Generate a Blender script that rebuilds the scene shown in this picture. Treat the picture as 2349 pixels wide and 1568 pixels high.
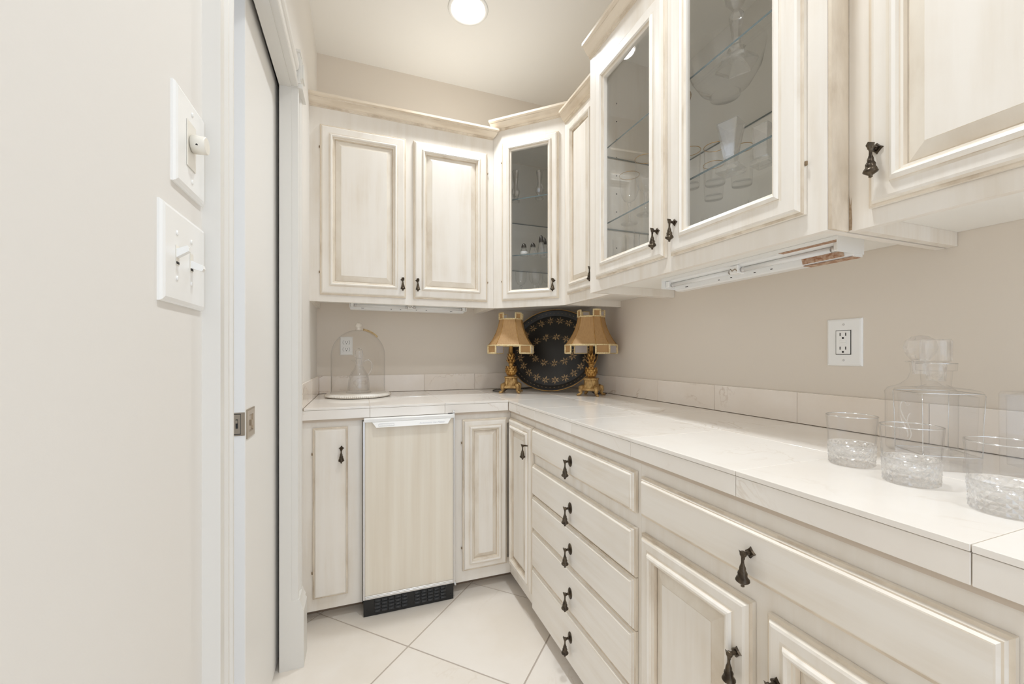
import bpy, bmesh, math, random
from mathutils import Vector, Matrix
random.seed(7)
sc = bpy.context.scene
for o in list(bpy.data.objects): bpy.data.objects.remove(o)
COL = sc.collection
PI = math.pi

# ------------------------------------------------------------------ camera
cd = bpy.data.cameras.new('camera'); cam = bpy.data.objects.new('camera', cd); COL.objects.link(cam)
cam.location = (0, 0, 1.14); cam.rotation_euler = (PI/2, 0, -math.radians(20.4))
cd.sensor_fit = 'HORIZONTAL'; cd.sensor_width = 36.0; cd.lens = 932.0/2349.0*36.0
cd.shift_y = 28.0/2349.0; cd.clip_start = 0.01
sc.camera = cam
# ------------------------------------------------------------------ world and exposure
w = bpy.data.worlds.new('daylight'); sc.world = w; w.use_nodes = True
bg = w.node_tree.nodes['Background']; bg.inputs[0].default_value = (0.76, 0.86, 1.0, 1); bg.inputs[1].default_value = 1.6
sc.view_settings.view_transform = 'Standard'; sc.view_settings.look = 'None'
sc.view_settings.exposure = 0.22; sc.view_settings.gamma = 1.0; sc.view_settings.use_curve_mapping = False
try:
    sc.cycles.transparent_max_bounces = 32; sc.cycles.max_bounces = 12; sc.cycles.transmission_bounces = 8
    sc.cycles.diffuse_bounces = 7; sc.cycles.glossy_bounces = 4
except Exception: pass
CAN_POWER = 6.6
CAN_COLOR = (0.90, 0.955, 1.0)
CAN_SPREAD = math.radians(125)
CANS = [((0.50, 1.97), 0.86), ((0.50, 0.66), 0.98), ((0.50, -0.60), 0.6)]  # the last can is an added fill light behind the camera

# ------------------------------------------------------------------ room numbers (metres)
XL, XR, YB, ZC = -0.235, 1.35, 2.555, 2.855
YN = -1.2
CT = 0.914            # worktop height
EX, EY = 0.68, 1.88   # worktop front edges (right run, back run)
FX, FY = 0.70, 1.905  # base face frames
UB = 1.40             # underside of wall cabinets

# ------------------------------------------------------------------ materials
def lin(c):
    return tuple(((v/255.0)/12.92 if v/255.0 <= 0.04045 else ((v/255.0+0.055)/1.055)**2.4) for v in c)+(1.0,)
MATS = {}
class NT:
    def __init__(s, name):
        s.m = bpy.data.materials.new(name); s.m.use_nodes = True; MATS[name] = s.m
        s.t = s.m.node_tree; s.n = s.t.nodes; s.l = s.t.links
        for x in list(s.n): s.n.remove(x)
        s.out = s.n.new('ShaderNodeOutputMaterial')
    def new(s, typ, **kw):
        x = s.n.new(typ)
        for k, v in kw.items(): setattr(x, k, v)
        return x
    def link(s, a, b): s.l.new(a, b)
    def coord(s, scale=(1,1,1), rnd=False):
        tc = s.new('ShaderNodeTexCoord'); mp = s.new('ShaderNodeMapping')
        mp.inputs['Scale'].default_value = scale
        s.link(tc.outputs['Object'], mp.inputs['Vector'])
        oi = s.new('ShaderNodeObjectInfo'); mu = s.new('ShaderNodeMath', operation='MULTIPLY'); mu.inputs[1].default_value = 37.0
        s.link(oi.outputs['Random'], mu.inputs[0])
        cb = s.new('ShaderNodeCombineXYZ')
        for i in range(3): s.link(mu.outputs[0], cb.inputs[i])
        s.link(cb.outputs[0], mp.inputs['Location'])
        return mp.outputs[0]
    def noise(s, vec, scale, detail=4, rough=0.55, dist=0.0):
        x = s.new('ShaderNodeTexNoise'); x.inputs['Scale'].default_value = scale; x.inputs['Detail'].default_value = detail
        x.inputs['Roughness'].default_value = rough; x.inputs['Distortion'].default_value = dist
        s.link(vec, x.inputs['Vector']); return x.outputs['Fac']
    def ramp(s, fac, stops):
        r = s.new('ShaderNodeValToRGB'); e = r.color_ramp.elements
        while len(e) < len(stops): e.new(0.5)
        for i, (p, c) in enumerate(stops): e[i].position = p; e[i].color = c
        s.link(fac, r.inputs[0]); return r.outputs[0]
    def mix(s, fac, a, b):
        x = s.new('ShaderNodeMix', data_type='RGBA')
        if isinstance(fac, float): x.inputs[0].default_value = fac
        else: s.link(fac, x.inputs[0])
        for i, v in ((6, a), (7, b)):
            if isinstance(v, tuple): x.inputs[i].default_value = v
            else: s.link(v, x.inputs[i])
        return x.outputs[2]
    def bsdf(s, color, rough=0.5, metal=0.0, spec=0.5, bump=None, bstr=0.1, bdist=0.002, coat=0.0):
        p = s.new('ShaderNodeBsdfPrincipled')
        if isinstance(color, tuple): p.inputs['Base Color'].default_value = color
        else: s.link(color, p.inputs['Base Color'])
        p.inputs['Roughness'].default_value = rough; p.inputs['Metallic'].default_value = metal
        p.inputs['Specular IOR Level'].default_value = spec; p.inputs['Coat Weight'].default_value = coat
        if bump is not None:
            b = s.new('ShaderNodeBump'); b.inputs['Strength'].default_value = bstr; b.inputs['Distance'].default_value = bdist
            s.link(bump, b.inputs['Height']); s.link(b.outputs[0], p.inputs['Normal'])
        s.link(p.outputs[0], s.out.inputs[0]); return p

def plain(name, c, rough=0.5, metal=0.0, var=None, vs=8.0, bump=0.0, bs=200.0, spec=0.5, coat=0.0):
    t = NT(name); v = t.coord()
    col = lin(c)
    if var: col = t.mix(t.ramp(t.noise(v, vs, 5), [(0.35, (0,0,0,1)), (0.7, (1,1,1,1))]), lin(c), lin(var))
    t.bsdf(col, rough, metal, spec, t.noise(v, bs, 3) if bump else None, bump, 0.001, coat)
    return t.m
def paintedwood(name, base, tan, amount, scale, rough=0.34):
    t = NT(name); v = t.coord(scale); v2 = t.coord((1,1,1))
    streak = t.ramp(t.noise(v, 1.0, 6, 0.6), [(0.40, (0,0,0,1)), (0.72, (1,1,1,1))])
    patch = t.ramp(t.noise(v2, 5.0, 3, 0.5), [(0.42, (0.25,)*3+(1,)), (0.72, (1,1,1,1))])
    mm = t.new('ShaderNodeMath', operation='MULTIPLY'); t.link(streak, mm.inputs[0]); t.link(patch, mm.inputs[1])
    m2 = t.new('ShaderNodeMath', operation='MULTIPLY'); t.link(mm.outputs[0], m2.inputs[0]); m2.inputs[1].default_value = amount
    col = t.mix(m2.outputs[0], lin(base), lin(tan))
    t.bsdf(col, rough, 0, 0.5, t.noise(v, 2.0, 3), 0.06, 0.001)
    return t.m
CREAM, TAN = (241, 235, 226), (214, 198, 174)
paintedwood('glazed_cream', CREAM, TAN, 0.62, (22, 22, 1.6))
paintedwood('glazed_cream_h', CREAM, TAN, 0.62, (1.8, 1.8, 30))
paintedwood('glaze_heavy', (230, 217, 198), (164, 141, 113), 1.0, (16, 16, 6))
paintedwood('glaze_soft', (238, 230, 217), (192, 171, 143), 0.85, (10, 10, 5))
paintedwood('glaze_crown', (233, 220, 201), (178, 153, 121), 1.0, (2.6, 2.6, 26))
plain('cabinet_inside', (246, 243, 236), 0.5)
plain('wall_paint', (228, 218, 205), 0.85, bump=0.10, bs=260, spec=0.25)
plain('wall_paint_entry', (234, 230, 224), 0.8, bump=0.14, bs=150, spec=0.25)
plain('ceiling_paint', (243, 240, 235), 0.9, bump=0.10, bs=200, spec=0.2)
plain('white_trim', (231, 228, 222), 0.35)
plain('door_paint', (245, 243, 239), 0.38)
plain('white_plastic', (246, 245, 242), 0.22)
plain('ivory_plastic', (236, 231, 220), 0.3)
plain('dark_slot', (28, 26, 24), 0.6)
plain('bronze', (62, 53, 44), 0.30, 0.8, var=(104, 92, 76), vs=60)
plain('hinge_brass', (150, 130, 104), 0.4, 0.5)
plain('chrome', (214, 216, 218), 0.16, 1.0)
plain('nickel', (196, 184, 168), 0.28, 1.0)
plain('aluminium', (216, 214, 212), 0.3, 0.75)
plain('fixture_white', (244, 243, 240), 0.28)
plain('tube_glass', (240, 240, 238), 0.15)
plain('rust', (156, 106, 72), 0.8, var=(216, 192, 168), vs=95, bump=0.4, bs=120)
plain('black_plastic', (30, 29, 28), 0.45)
plain('black_lacquer', (22, 20, 18), 0.32, var=(34, 31, 28), vs=7)
plain('gold_edge', (190, 150, 86), 0.32, 0.9)
plain('gold_paint', (178, 150, 110), 0.5, 0.3, var=(120, 92, 60), vs=60)
plain('antique_gold', (206, 160, 88), 0.36, 0.6, var=(140, 98, 46), vs=45, bump=0.25, bs=90)
plain('antique_gold_pale', (205, 170, 112), 0.45, 0.55, var=(140, 104, 58), vs=40, bump=0.35, bs=110)
plain('braid', (238, 220, 176), 0.9, var=(206, 176, 122), vs=160, bump=0.9, bs=380)
plain('shade_lining', (226, 218, 214), 0.8)
plain('black_cord', (20, 18, 17), 0.5)
plain('white_enamel', (244, 240, 233), 0.35, var=(222, 212, 198), vs=12)
plain('ceramic_white', (240, 236, 226), 0.18)
plain('raffia', (214, 190, 148), 0.8, var=(176, 146, 100), vs=80)
plain('grout_floor', (188, 176, 164), 0.85)
plain('grout_counter', (206, 192, 176), 0.7)
plain('dark_recess', (140, 120, 98), 0.8)
plain('glaze_drip', (148, 124, 98), 0.4, var=(190, 168, 140), vs=90)
plain('toe_board', (140, 122, 104), 0.6)  # toe kick colour darkened to carry the shade of the recess
plain('soft_grey_print', (206, 208, 214), 0.5)
plain('salt', (244, 243, 240), 0.8)
plain('pewter', (70, 66, 62), 0.3, 0.9)
plain('glass_edge', (96, 112, 116), 0.2)

t = NT('silk_shade'); v = t.coord((160, 160, 6))
t.bsdf(t.mix(t.noise(v, 1.0, 3), lin((196, 158, 108)), lin((166, 126, 80))), 0.55, 0, 0.4, t.noise(v, 1.5, 2), 0.15, 0.001)
t = NT('icemaker_panel'); v = t.coord((26, 26, 0.9))
t.bsdf(t.mix(t.ramp(t.noise(v, 1.0, 4), [(0.35, (0,0,0,1)), (0.75, (1,1,1,1))]), lin((238, 230, 215)), lin((226, 214, 195))), 0.35)

def marble(name, base, cloud, vein, vamt, rough, vs=4.0):
    t = NT(name); v = t.coord()
    n1 = t.noise(v, 3.0, 6, 0.6)
    col = t.mix(t.ramp(n1, [(0.38, (0,0,0,1)), (0.68, (1,1,1,1))]), lin(base), lin(cloud))
    n2 = t.noise(v, vs, 5, 0.55, 1.2)
    line = t.ramp(n2, [(0.485, (0,0,0,1)), (0.5, (1,1,1,1)), (0.515, (0,0,0,1))])
    gate = t.ramp(t.noise(v, 2.3, 2), [(0.52, (0,0,0,1)), (0.66, (1,1,1,1))])
    mm = t.new('ShaderNodeMath', operation='MULTIPLY'); t.link(line, mm.inputs[0]); t.link(gate, mm.inputs[1])
    m2 = t.new('ShaderNodeMath', operation='MULTIPLY'); t.link(mm.outputs[0], m2.inputs[0]); m2.inputs[1].default_value = vamt
    t.bsdf(t.mix(m2.outputs[0], col, lin(vein)), rough, 0, 0.5)
marble('marble_counter', (246, 241, 234), (240, 233, 224), (206, 188, 166), 0.5, 0.10)
marble('marble_splash', (246, 237, 227), (238, 226, 212), (176, 146, 116), 0.6, 0.14)
marble('marble_floor', (240, 233, 224), (234, 225, 213), (214, 198, 178), 0.35, 0.25, 3.0)

def thinglass(name, tint, ior=1.45, rough=0.0, extra=0.0):
    t = NT(name)
    tr = t.new('ShaderNodeBsdfTransparent'); tr.inputs[0].default_value = tint
    gl = t.new('ShaderNodeBsdfGlossy'); gl.inputs['Roughness'].default_value = rough
    fr = t.new('ShaderNodeFresnel'); ge = t.new('ShaderNodeNewGeometry'); mr = t.new('ShaderNodeMapRange')
    mr.inputs['To Min'].default_value = ior; mr.inputs['To Max'].default_value = 1.0/ior      # same reflectance from both sides of the thin wall
    t.link(ge.outputs['Backfacing'], mr.inputs['Value']); t.link(mr.outputs[0], fr.inputs['IOR'])
    mx = t.new('ShaderNodeMixShader'); ad = t.new('ShaderNodeMath', operation='ADD', use_clamp=True); ad.inputs[1].default_value = extra
    t.link(fr.outputs[0], ad.inputs[0]); t.link(ad.outputs[0], mx.inputs[0])
    t.link(tr.outputs[0], mx.inputs[1]); t.link(gl.outputs[0], mx.inputs[2]); t.link(mx.outputs[0], t.out.inputs[0])
thinglass('pane_glass', (0.996, 0.998, 0.997, 1), 1.46)
thinglass('blown_glass', (0.994, 0.994, 0.994, 1), 1.5, 0.01, 0.01)
thinglass('clear_wall', (0.996, 0.996, 0.996, 1), 1.27, 0.0, 0.0)
thinglass('cloche_glass', (0.985, 0.983, 0.98, 1), 1.4)
thinglass('shelf_glass', (0.994, 0.997, 0.996, 1), 1.35)
def crystal(name, k, tint=(0.98, 0.98, 0.98, 1), gloss=0.0):
    t = NT(name)
    g = t.new('ShaderNodeBsdfGlass'); g.inputs['IOR'].default_value = 1.5; g.inputs['Roughness'].default_value = 0.0; g.inputs['Color'].default_value = tint
    tr = t.new('ShaderNodeBsdfTransparent'); tr.inputs[0].default_value = tint
    gl = t.new('ShaderNodeBsdfGlossy'); gl.inputs['Roughness'].default_value = 0.06
    mx = t.new('ShaderNodeMixShader'); mx.inputs[0].default_value = k; t.link(tr.outputs[0], mx.inputs[1]); t.link(g.outputs[0], mx.inputs[2])
    m2 = t.new('ShaderNodeMixShader'); m2.inputs[0].default_value = gloss; t.link(mx.outputs[0], m2.inputs[1]); t.link(gl.outputs[0], m2.inputs[2]); t.link(m2.outputs[0], t.out.inputs[0])
def brightglass(name, k):
    t = NT(name); tr = t.new('ShaderNodeBsdfTransparent'); gl = t.new('ShaderNodeBsdfGlossy'); gl.inputs['Roughness'].default_value = 0.12
    mx = t.new('ShaderNodeMixShader'); mx.inputs[0].default_value = k; t.link(tr.outputs[0], mx.inputs[1]); t.link(gl.outputs[0], mx.inputs[2]); t.link(mx.outputs[0], t.out.inputs[0])
brightglass('glass_rim', 0.55)
crystal('crystal', 0.40, (0.995, 0.995, 0.995, 1), 0.05)
crystal('crystal_heavy', 0.45, (0.995, 0.995, 0.995, 1), 0.13)
t = NT('etched'); d1 = t.new('ShaderNodeBsdfDiffuse'); d1.inputs[0].default_value = (0.9, 0.9, 0.9, 1); tr = t.new('ShaderNodeBsdfTransparent')
mx = t.new('ShaderNodeMixShader'); mx.inputs[0].default_value = 0.4; t.link(tr.outputs[0], mx.inputs[1]); t.link(d1.outputs[0], mx.inputs[2]); t.link(mx.outputs[0], t.out.inputs[0])
t = NT('lamp_lens'); em = t.new('ShaderNodeEmission'); em.inputs[0].default_value = (1, 0.96, 0.9, 1); em.inputs[1].default_value = 6.0; t.link(em.outputs[0], t.out.inputs[0])

# ------------------------------------------------------------------ mesh helpers
WLD = {}
class MB:
    def __init__(s): s.v = []; s.f = []; s.m = []; s.T = None; s.sm = []
    def tr(s, p): return Vector(p) if s.T is None else Vector(s.T(*p))
    def poly(s, pts, mi=0, smooth=False):
        b = len(s.v); s.v += [s.tr(p) for p in pts]; s.f.append(tuple(range(b, b+len(pts)))); s.m.append(mi); s.sm.append(smooth)
    def faces(s, pts, fs, mi=0, smooth=False):
        b = len(s.v); s.v += [s.tr(p) for p in pts]
        for k, f in enumerate(fs):
            s.f.append(tuple(b+i for i in f)); s.m.append(mi if isinstance(mi, int) else mi[k]); s.sm.append(smooth)
        return s
    def box(s, a, b, mi=0, bev=0.0):
        lo = [min(a[i], b[i]) for i in range(3)]; hi = [max(a[i], b[i]) for i in range(3)]
        if bev <= 0:
            P = [(x, y, z) for x in (lo[0], hi[0]) for y in (lo[1], hi[1]) for z in (lo[2], hi[2])]
            return s.faces(P, [(0,1,3,2),(4,6,7,5),(0,4,5,1),(2,3,7,6),(0,2,6,4),(1,5,7,3)], mi)
        P = []; idx = {}
        for ax in range(3):
            for sg in (0, 1):
                o = [i for i in range(3) if i != ax]
                for p in (0, 1):
                    for q in (0, 1):
                        c = [0,0,0]; c[ax] = hi[ax] if sg else lo[ax]
                        c[o[0]] = hi[o[0]]-bev if p else lo[o[0]]+bev; c[o[1]] = hi[o[1]]-bev if q else lo[o[1]]+bev
                        sig = [0,0,0]; sig[ax] = sg; sig[o[0]] = p; sig[o[1]] = q
                        idx[(ax, tuple(sig))] = len(P); P.append(tuple(c))
        F = []
        for ax in range(3):
            o = [i for i in range(3) if i != ax]
            for sg in (0, 1):
                q = []
                for (p0, p1) in ((0,0),(1,0),(1,1),(0,1)):
                    sig = [0,0,0]; sig[ax] = sg; sig[o[0]] = p0; sig[o[1]] = p1; q.append(idx[(ax, tuple(sig))])
                F.append(tuple(q))
            for s0 in (0, 1):
                for s1 in (0, 1):
                    sa = [0,0,0]; sa[o[0]] = s0; sa[o[1]] = s1; sb = list(sa); sb[ax] = 1
                    F.append((idx[(o[0], tuple(sa))], idx[(o[0], tuple(sb))], idx[(o[1], tuple(sb))], idx[(o[1], tuple(sa))]))
        for a0 in (0,1):
            for a1 in (0,1):
                for a2 in (0,1): F.append(tuple(idx[(ax, (a0,a1,a2))] for ax in range(3)))
        return s.faces(P, F, mi)
    def prism(s, outline, z0, z1, mi=0):      # outline in xy
        n = len(outline); P = [(x, y, z0) for x, y in outline]+[(x, y, z1) for x, y in outline]
        return s.faces(P, [tuple(range(n))[::-1], tuple(range(n, 2*n))]+[(i, (i+1)%n, n+(i+1)%n, n+i) for i in range(n)], mi)
    def lathe(s, prof, seg=24, c=(0,0,0), mi=0, smooth=True, sx=1.0, sy=1.0, fn=None, axis='z', a0=0.0):
        P = []; n = len(prof)
        for r, z in prof:
            for k in range(seg):
                a = a0+2*PI*k/seg; rr = r if fn is None else fn(r, z, a)
                x, y = rr*math.cos(a)*sx, rr*math.sin(a)*sy
                P.append((c[0]+x, c[1]+y, c[2]+z) if axis == 'z' else (c[0]+x, c[1]-z, c[2]+y))
        F = []
        for i in range(n-1):
            for k in range(seg):
                F.append((i*seg+k, i*seg+(k+1)%seg, (i+1)*seg+(k+1)%seg, (i+1)*seg+k))
        if prof[0][0] > 1e-6: F.append(tuple(range(seg))[::-1])
        if prof[-1][0] > 1e-6: F.append(tuple(range((n-1)*seg, n*seg)))
        return s.faces(P, F, mi, smooth)
    def shell(s, prof, seg=24, c=(0,0,0), mi=0, smooth=True, fn=None):   # lathe without caps
        k0 = len(s.f); s.lathe(prof, seg, c, mi, smooth, fn=fn)
        for i in range(len(s.f)-1, k0-1, -1):
            if len(s.f[i]) == seg and seg > 4: del s.f[i]; del s.m[i]; del s.sm[i]
        return s
    def tube(s, pts, r, seg=8, mi=0, closed=False, smooth=True):
        pts = [Vector(p) for p in pts]; n = len(pts); P = []; prev = None
        for i in range(n):
            a = pts[(i-1) % n] if (closed or i > 0) else pts[i]; b = pts[(i+1) % n] if (closed or i < n-1) else pts[i]
            d = (b-a).normalized() if (b-a).length > 1e-9 else Vector((0,0,1))
            if prev is None:
                prev = d.orthogonal().normalized()
            nx = (prev-d*prev.dot(d)); nx = nx.normalized() if nx.length > 1e-6 else d.orthogonal().normalized(); prev = nx
            ny = d.cross(nx); rr = r[i] if isinstance(r, (list, tuple)) else r
            for k in range(seg):
                q = pts[i]+nx*rr*math.cos(2*PI*k/seg)+ny*rr*math.sin(2*PI*k/seg); P.append(tuple(q))
        F = []; m = n if closed else n-1
        for i in range(m):
            j = (i+1) % n
            for k in range(seg): F.append((i*seg+k, i*seg+(k+1)%seg, j*seg+(k+1)%seg, j*seg+k))
        if not closed: F += [tuple(range(seg))[::-1], tuple(range((n-1)*seg, n*seg))]
        return s.faces(P, F, mi, smooth)
    def rings(s, rings, mats, cap0=True, cap1=True, capm=0):
        # each ring = (u0,u1,z0,z1,h) in frame coordinates
        P = []
        for (u0, u1, z0, z1, h) in rings: P += [(u0, z0, h), (u1, z0, h), (u1, z1, h), (u0, z1, h)]
        F = []; M_ = []
        for i in range(len(rings)-1):
            for k in range(4):
                F.append((i*4+k, i*4+(k+1)%4, (i+1)*4+(k+1)%4, (i+1)*4+k)); M_.append(mats[i])
        if cap0: F.append((3,2,1,0)); M_.append(0)
        n = (len(rings)-1)*4
        if cap1: F.append((n, n+1, n+2, n+3)); M_.append(capm)
        return s.faces(P, F, M_)
    def build(s, name, mats, parent=None, origin=None, shade=None):
        if isinstance(mats, str): mats = [mats]
        lo = Vector((min(v[i] for v in s.v) for i in range(3))); hi = Vector((max(v[i] for v in s.v) for i in range(3)))
        c = Vector(origin) if origin is not None else (lo+hi)/2
        me = bpy.data.meshes.new(name); me.from_pydata([tuple(v-c) for v in s.v], [], s.f)
        for m in mats: me.materials.append(MATS[m])
        me.polygons.foreach_set('material_index', s.m); me.polygons.foreach_set('use_smooth', s.sm)
        bm = bmesh.new(); bm.from_mesh(me); bmesh.ops.remove_doubles(bm, verts=bm.verts, dist=1e-6)
        bmesh.ops.recalc_face_normals(bm, faces=bm.faces); bm.to_mesh(me); bm.free(); me.update()
        o = bpy.data.objects.new(name, me); COL.objects.link(o)
        put(o, c, parent); return o
def put(o, worldloc, parent=None):
    worldloc = Vector(worldloc); WLD[o.name] = worldloc
    if parent is not None:
        o.parent = parent; o.location = worldloc-WLD[parent.name]
    else: o.location = worldloc
def thing(name, loc, label, cat, group=None, rz=0.0):
    o = bpy.data.objects.new(name, None); COL.objects.link(o); o.empty_display_size = 0.05
    o.location = loc; o.rotation_euler = (0, 0, rz); WLD[o.name] = Vector(loc)
    return tag(o, label, cat, group)
def tag(o, label, cat, group=None):
    o['label'] = label; o['category'] = cat
    if group: o['group'] = group
    return o
def struct(o, label=None):
    o['kind'] = 'structure'
    if label: o['label'] = label
    return o
def frame(ox, oy, ux, uy):
    L = math.hypot(ux, uy); ux, uy = ux/L, uy/L; nx, ny = uy, -ux
    f = lambda u, z, h: (ox+ux*u+nx*h, oy+uy*u+ny*h, z)
    f.rz = math.atan2(uy, ux); return f
def instance(mesh, name, worldloc, parent, rz=0.0):
    o = bpy.data.objects.new(name, mesh); COL.objects.link(o); put(o, worldloc, parent); o.rotation_euler = (0, 0, rz); return o

F_BACK = frame(0, 2.20, 1, 0)
F_BIG = frame(0.915, 0, 0, -1)
F_SMALL = frame(1.01, 0, 0, -1)
F_NEAR = frame(0.975, 0, 0, -1)
F_DIAG = frame(0.705, 2.20, 0.305, -0.285)
DL = math.hypot(0.305, 0.285)
F_BBACK = frame(0, FY, 1, 0)
F_BRIGHT = frame(FX, 0, 0, -1)

# ------------------------------------------------------------------ ROOM SHELL
def box_obj(name, boxes, mat, parent=None, bev=0.0):
    b = MB()
    for a, c in boxes: b.box(a, c, 0, bev)
    return b.build(name, mat, parent)
fl = MB(); fl.box((-2.0, YN-0.1, -0.06), (XR+0.1, YB+0.1, -0.0015)); floor = struct(fl.build('floor', 'grout_floor'), 'cream marble-look tile floor laid on the diagonal')
def clip(poly, x0, x1, y0, y1):
    for ax, lim, sg in ((0, x0, 1), (0, x1, -1), (1, y0, 1), (1, y1, -1)):
        out = []
        for i in range(len(poly)):
            p, q = poly[i-1], poly[i]; dp, dq = (p[ax]-lim)*sg, (q[ax]-lim)*sg
            if dp*dq < 0:
                tt = dp/(dp-dq); out.append((p[0]+(q[0]-p[0])*tt, p[1]+(q[1]-p[1])*tt))
            if dq >= 0: out.append(q)
        poly = out
        if len(poly) < 3: return []
    return poly
PU, PV, GR = 0.688, 0.682, 0.0042
for i in range(-5, 6):
    for j in range(-5, 7):
        s0, s1 = 1.80+PU*i+GR, 1.80+PU*(i+1)-GR
        d0, d1 = -1.455+PV*j+GR, -1.455+PV*(j+1)-GR
        q = [((s+d)/2, (s-d)/2) for s, d in ((s0,d0),(s1,d0),(s1,d1),(s0,d1))]
        q = clip(q, -0.36, XR, YN, YB)
        if len(q) < 3: continue
        ar = abs(sum(q[k-1][0]*q[k][1]-q[k][0]*q[k-1][1] for k in range(len(q))))/2
        if ar < 0.004: continue
        m = MB(); m.prism(q, -0.0085, 0.0); m.build('floor_tile', 'marble_floor', floor)
struct(box_obj('ceiling', [((XL-0.125, YN, ZC), (XR+0.05, YB, ZC+0.1))], 'ceiling_paint'), 'smooth off-white ceiling')
struct(box_obj('wall_back', [((XL-0.125, YB, -0.01), (XR+0.1, YB+0.1, ZC+0.1))], 'wall_paint'), 'beige painted back wall')
struct(box_obj('wall_right', [((XR, YN, -0.01), (XR+0.1, YB, ZC+0.1))], 'wall_paint'), 'beige painted right wall behind the long counter')
struct(box_obj('wall_rear', [((XL-0.125, YN-0.1, -0.01), (-0.20, YN, ZC+0.1)), ((1.28, YN-0.1, -0.01), (XR+0.1, YN, ZC+0.1)), ((-0.20, YN-0.1, 2.42), (1.28, YN, ZC+0.1))], 'wall_paint_entry'), 'unseen beige wall behind the camera with a wide opening added for fill light')  # opening added so that world light fills the room from behind
OP0, OP1, OPZ = 0.855, 1.652, 2.103   # door opening
struct(box_obj('wall_left', [((XL-0.125, YN, 0), (XL, OP0-0.018, ZC)),
    ((-0.270, OP1+0.018, 0), (XL, YB, ZC)), ((XL-0.125, OP1+0.018, 0), (-0.336, YB, ZC)), ((-0.336, YB-0.08, 0), (-0.270, YB, ZC)),
    ((-0.270, OP0-0.018, OPZ+0.018), (XL, OP1+0.018, ZC)), ((XL-0.125, OP0-0.018, OPZ+0.018), (-0.336, OP1+0.018, ZC)),
    ((-0.336, OP0-0.018, OPZ+0.14), (-0.270, YB-0.08, ZC))], 'wall_paint_entry'), 'pale beige left wall with the pocket door opening')
# hall beyond the pocket door, with a window that lets the daylight in
struct(box_obj('wall_hall', [((-2.0, YN-0.1, -0.06), (-1.9, -1.1, 2.6)), ((-2.0, 1.3, -0.06), (-1.9, YB+0.1, 2.6)), ((-2.0, -1.1, -0.06), (-1.9, 1.3, 0.35)), ((-2.0, -1.1, 2.3), (-1.9, 1.3, 2.6)),
    ((-1.9, YN-0.1, -0.01), (XL-0.125, YN, 2.6)), ((-1.9, YB, -0.01), (XL-0.125, YB+0.1, 2.6))], 'wall_paint_entry'), 'hall wall seen past the pocket door')
struct(box_obj('ceiling_hall', [((-2.0, YN-0.1, 2.6), (XL-0.125, YB+0.1, 2.7))], 'ceiling_paint'), 'hall ceiling')
wf = MB()
for y0, y1, z0, z1 in ((-1.1, -1.04, 0.35, 2.3), (1.24, 1.3, 0.35, 2.3), (-1.04, 1.24, 0.35, 0.41), (-1.04, 1.24, 2.24, 2.3), (0.07, 0.13, 0.41, 2.24)): wf.box((-1.97, y0, z0), (-1.92, y1, z1))
struct(wf.build('window_1', 'white_trim'), 'white framed hall window')

# door jambs and casing
CP = [(0, 0), (0, 0.020), (0.004, 0.023), (0.010, 0.023), (0.014, 0.017), (0.020, 0.020), (0.026, 0.020), (0.031, 0.014), (0.040, 0.018), (0.050, 0.018), (0.056, 0.014), (0.061, 0.020), (0.067, 0.024), (0.085, 0.025), (0.085, 0)]
def leg(name, y_in, sgn, z0, z1):
    b = MB(); pr = [(XL+h, y_in+sgn*u) for u, h in CP]; b.prism(pr, z0, z1); return b.build(name, 'white_trim')
o = struct(leg('trim_1', OP0+0.0, -1, 0, 2.107), 'white fluted door casing beside the light switches')
o = struct(leg('trim_2', OP1+0.003, 1, 0.246, 2.116), 'white fluted door casing at the far side of the pocket door'); far_leg = o
b = MB(); pr = [(0, 0), (0.026, 0), (0.026, 0.222), (0.030, 0.226), (0.030, 0.232), (0.026, 0.238), (0.030, 0.244), (0.027, 0.250), (0.0, 0.250)]
pr = [(0.0, 0.0), (0.040, 0.0), (0.040, 0.205), (0.034, 0.215), (0.036, 0.222), (0.030, 0.235), (0.026, 0.25), (0, 0.25)]
y0, y1 = OP1-0.0, OP1+0.094
b.faces([(XL+h, y, z) for y in (y0, y1) for h, z in pr], [tuple(range(8)), tuple(range(8, 16))]+[(i, (i+1) % 8, 8+(i+1) % 8, 8+i) for i in range(8)])
b.build('plinth_block', 'white_trim', far_leg)
b = MB(); y0, y1 = OP1-0.002, OP1+0.098     # corner block with stepped mouldings
b.box((XL, y0+0.0015, 2.112), (XL+0.0275, y1, 2.234)); b.box((XL, y0-0.0005, 2.1045), (XL+0.036, y1+0.004, 2.120)); b.box((XL, y0-0.0025, 2.1205), (XL+0.031, y1+0.006, 2.130))
b.box((XL+0.02, y0+0.014, 2.146), (XL+0.031, y1-0.014, 2.222)); b.box((XL+0.03, y0+0.026, 2.158), (XL+0.036, y1-0.026, 2.210)); b.box((XL, y0-0.0025, 2.2335), (XL+0.030, y1+0.003, 2.243))
b.build('corner_block', 'white_trim', far_leg)
b = MB(); n = len(CP); b.faces([(XL+h, y, OPZ+0.004+u) for y in (OP0, OP1-0.003) for u, h in CP], [tuple(range(n)), tuple(range(n, 2*n))]+[(i, (i+1) % n, n+(i+1) % n, n+i) for i in range(n)])
struct(b.build('trim_3', 'white_trim'), 'white door head casing over the pocket door')
struct(box_obj('trim_4', [((XL-0.125, OP0-0.018, 0), (XL, OP0-0.0, OPZ)), ((-0.274, OP1, 0), (XL, OP1+0.018, OPZ)), ((XL-0.125, OP1, 0), (-0.336, OP1+0.018, OPZ)),
    ((-0.274, OP0-0.0, OPZ), (XL, OP1+0.018, OPZ+0.018)), ((XL-0.125, OP0-0.0, OPZ), (-0.336, OP1+0.018, OPZ+0.018))], 'white_trim'), 'white pocket door jamb')
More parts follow.
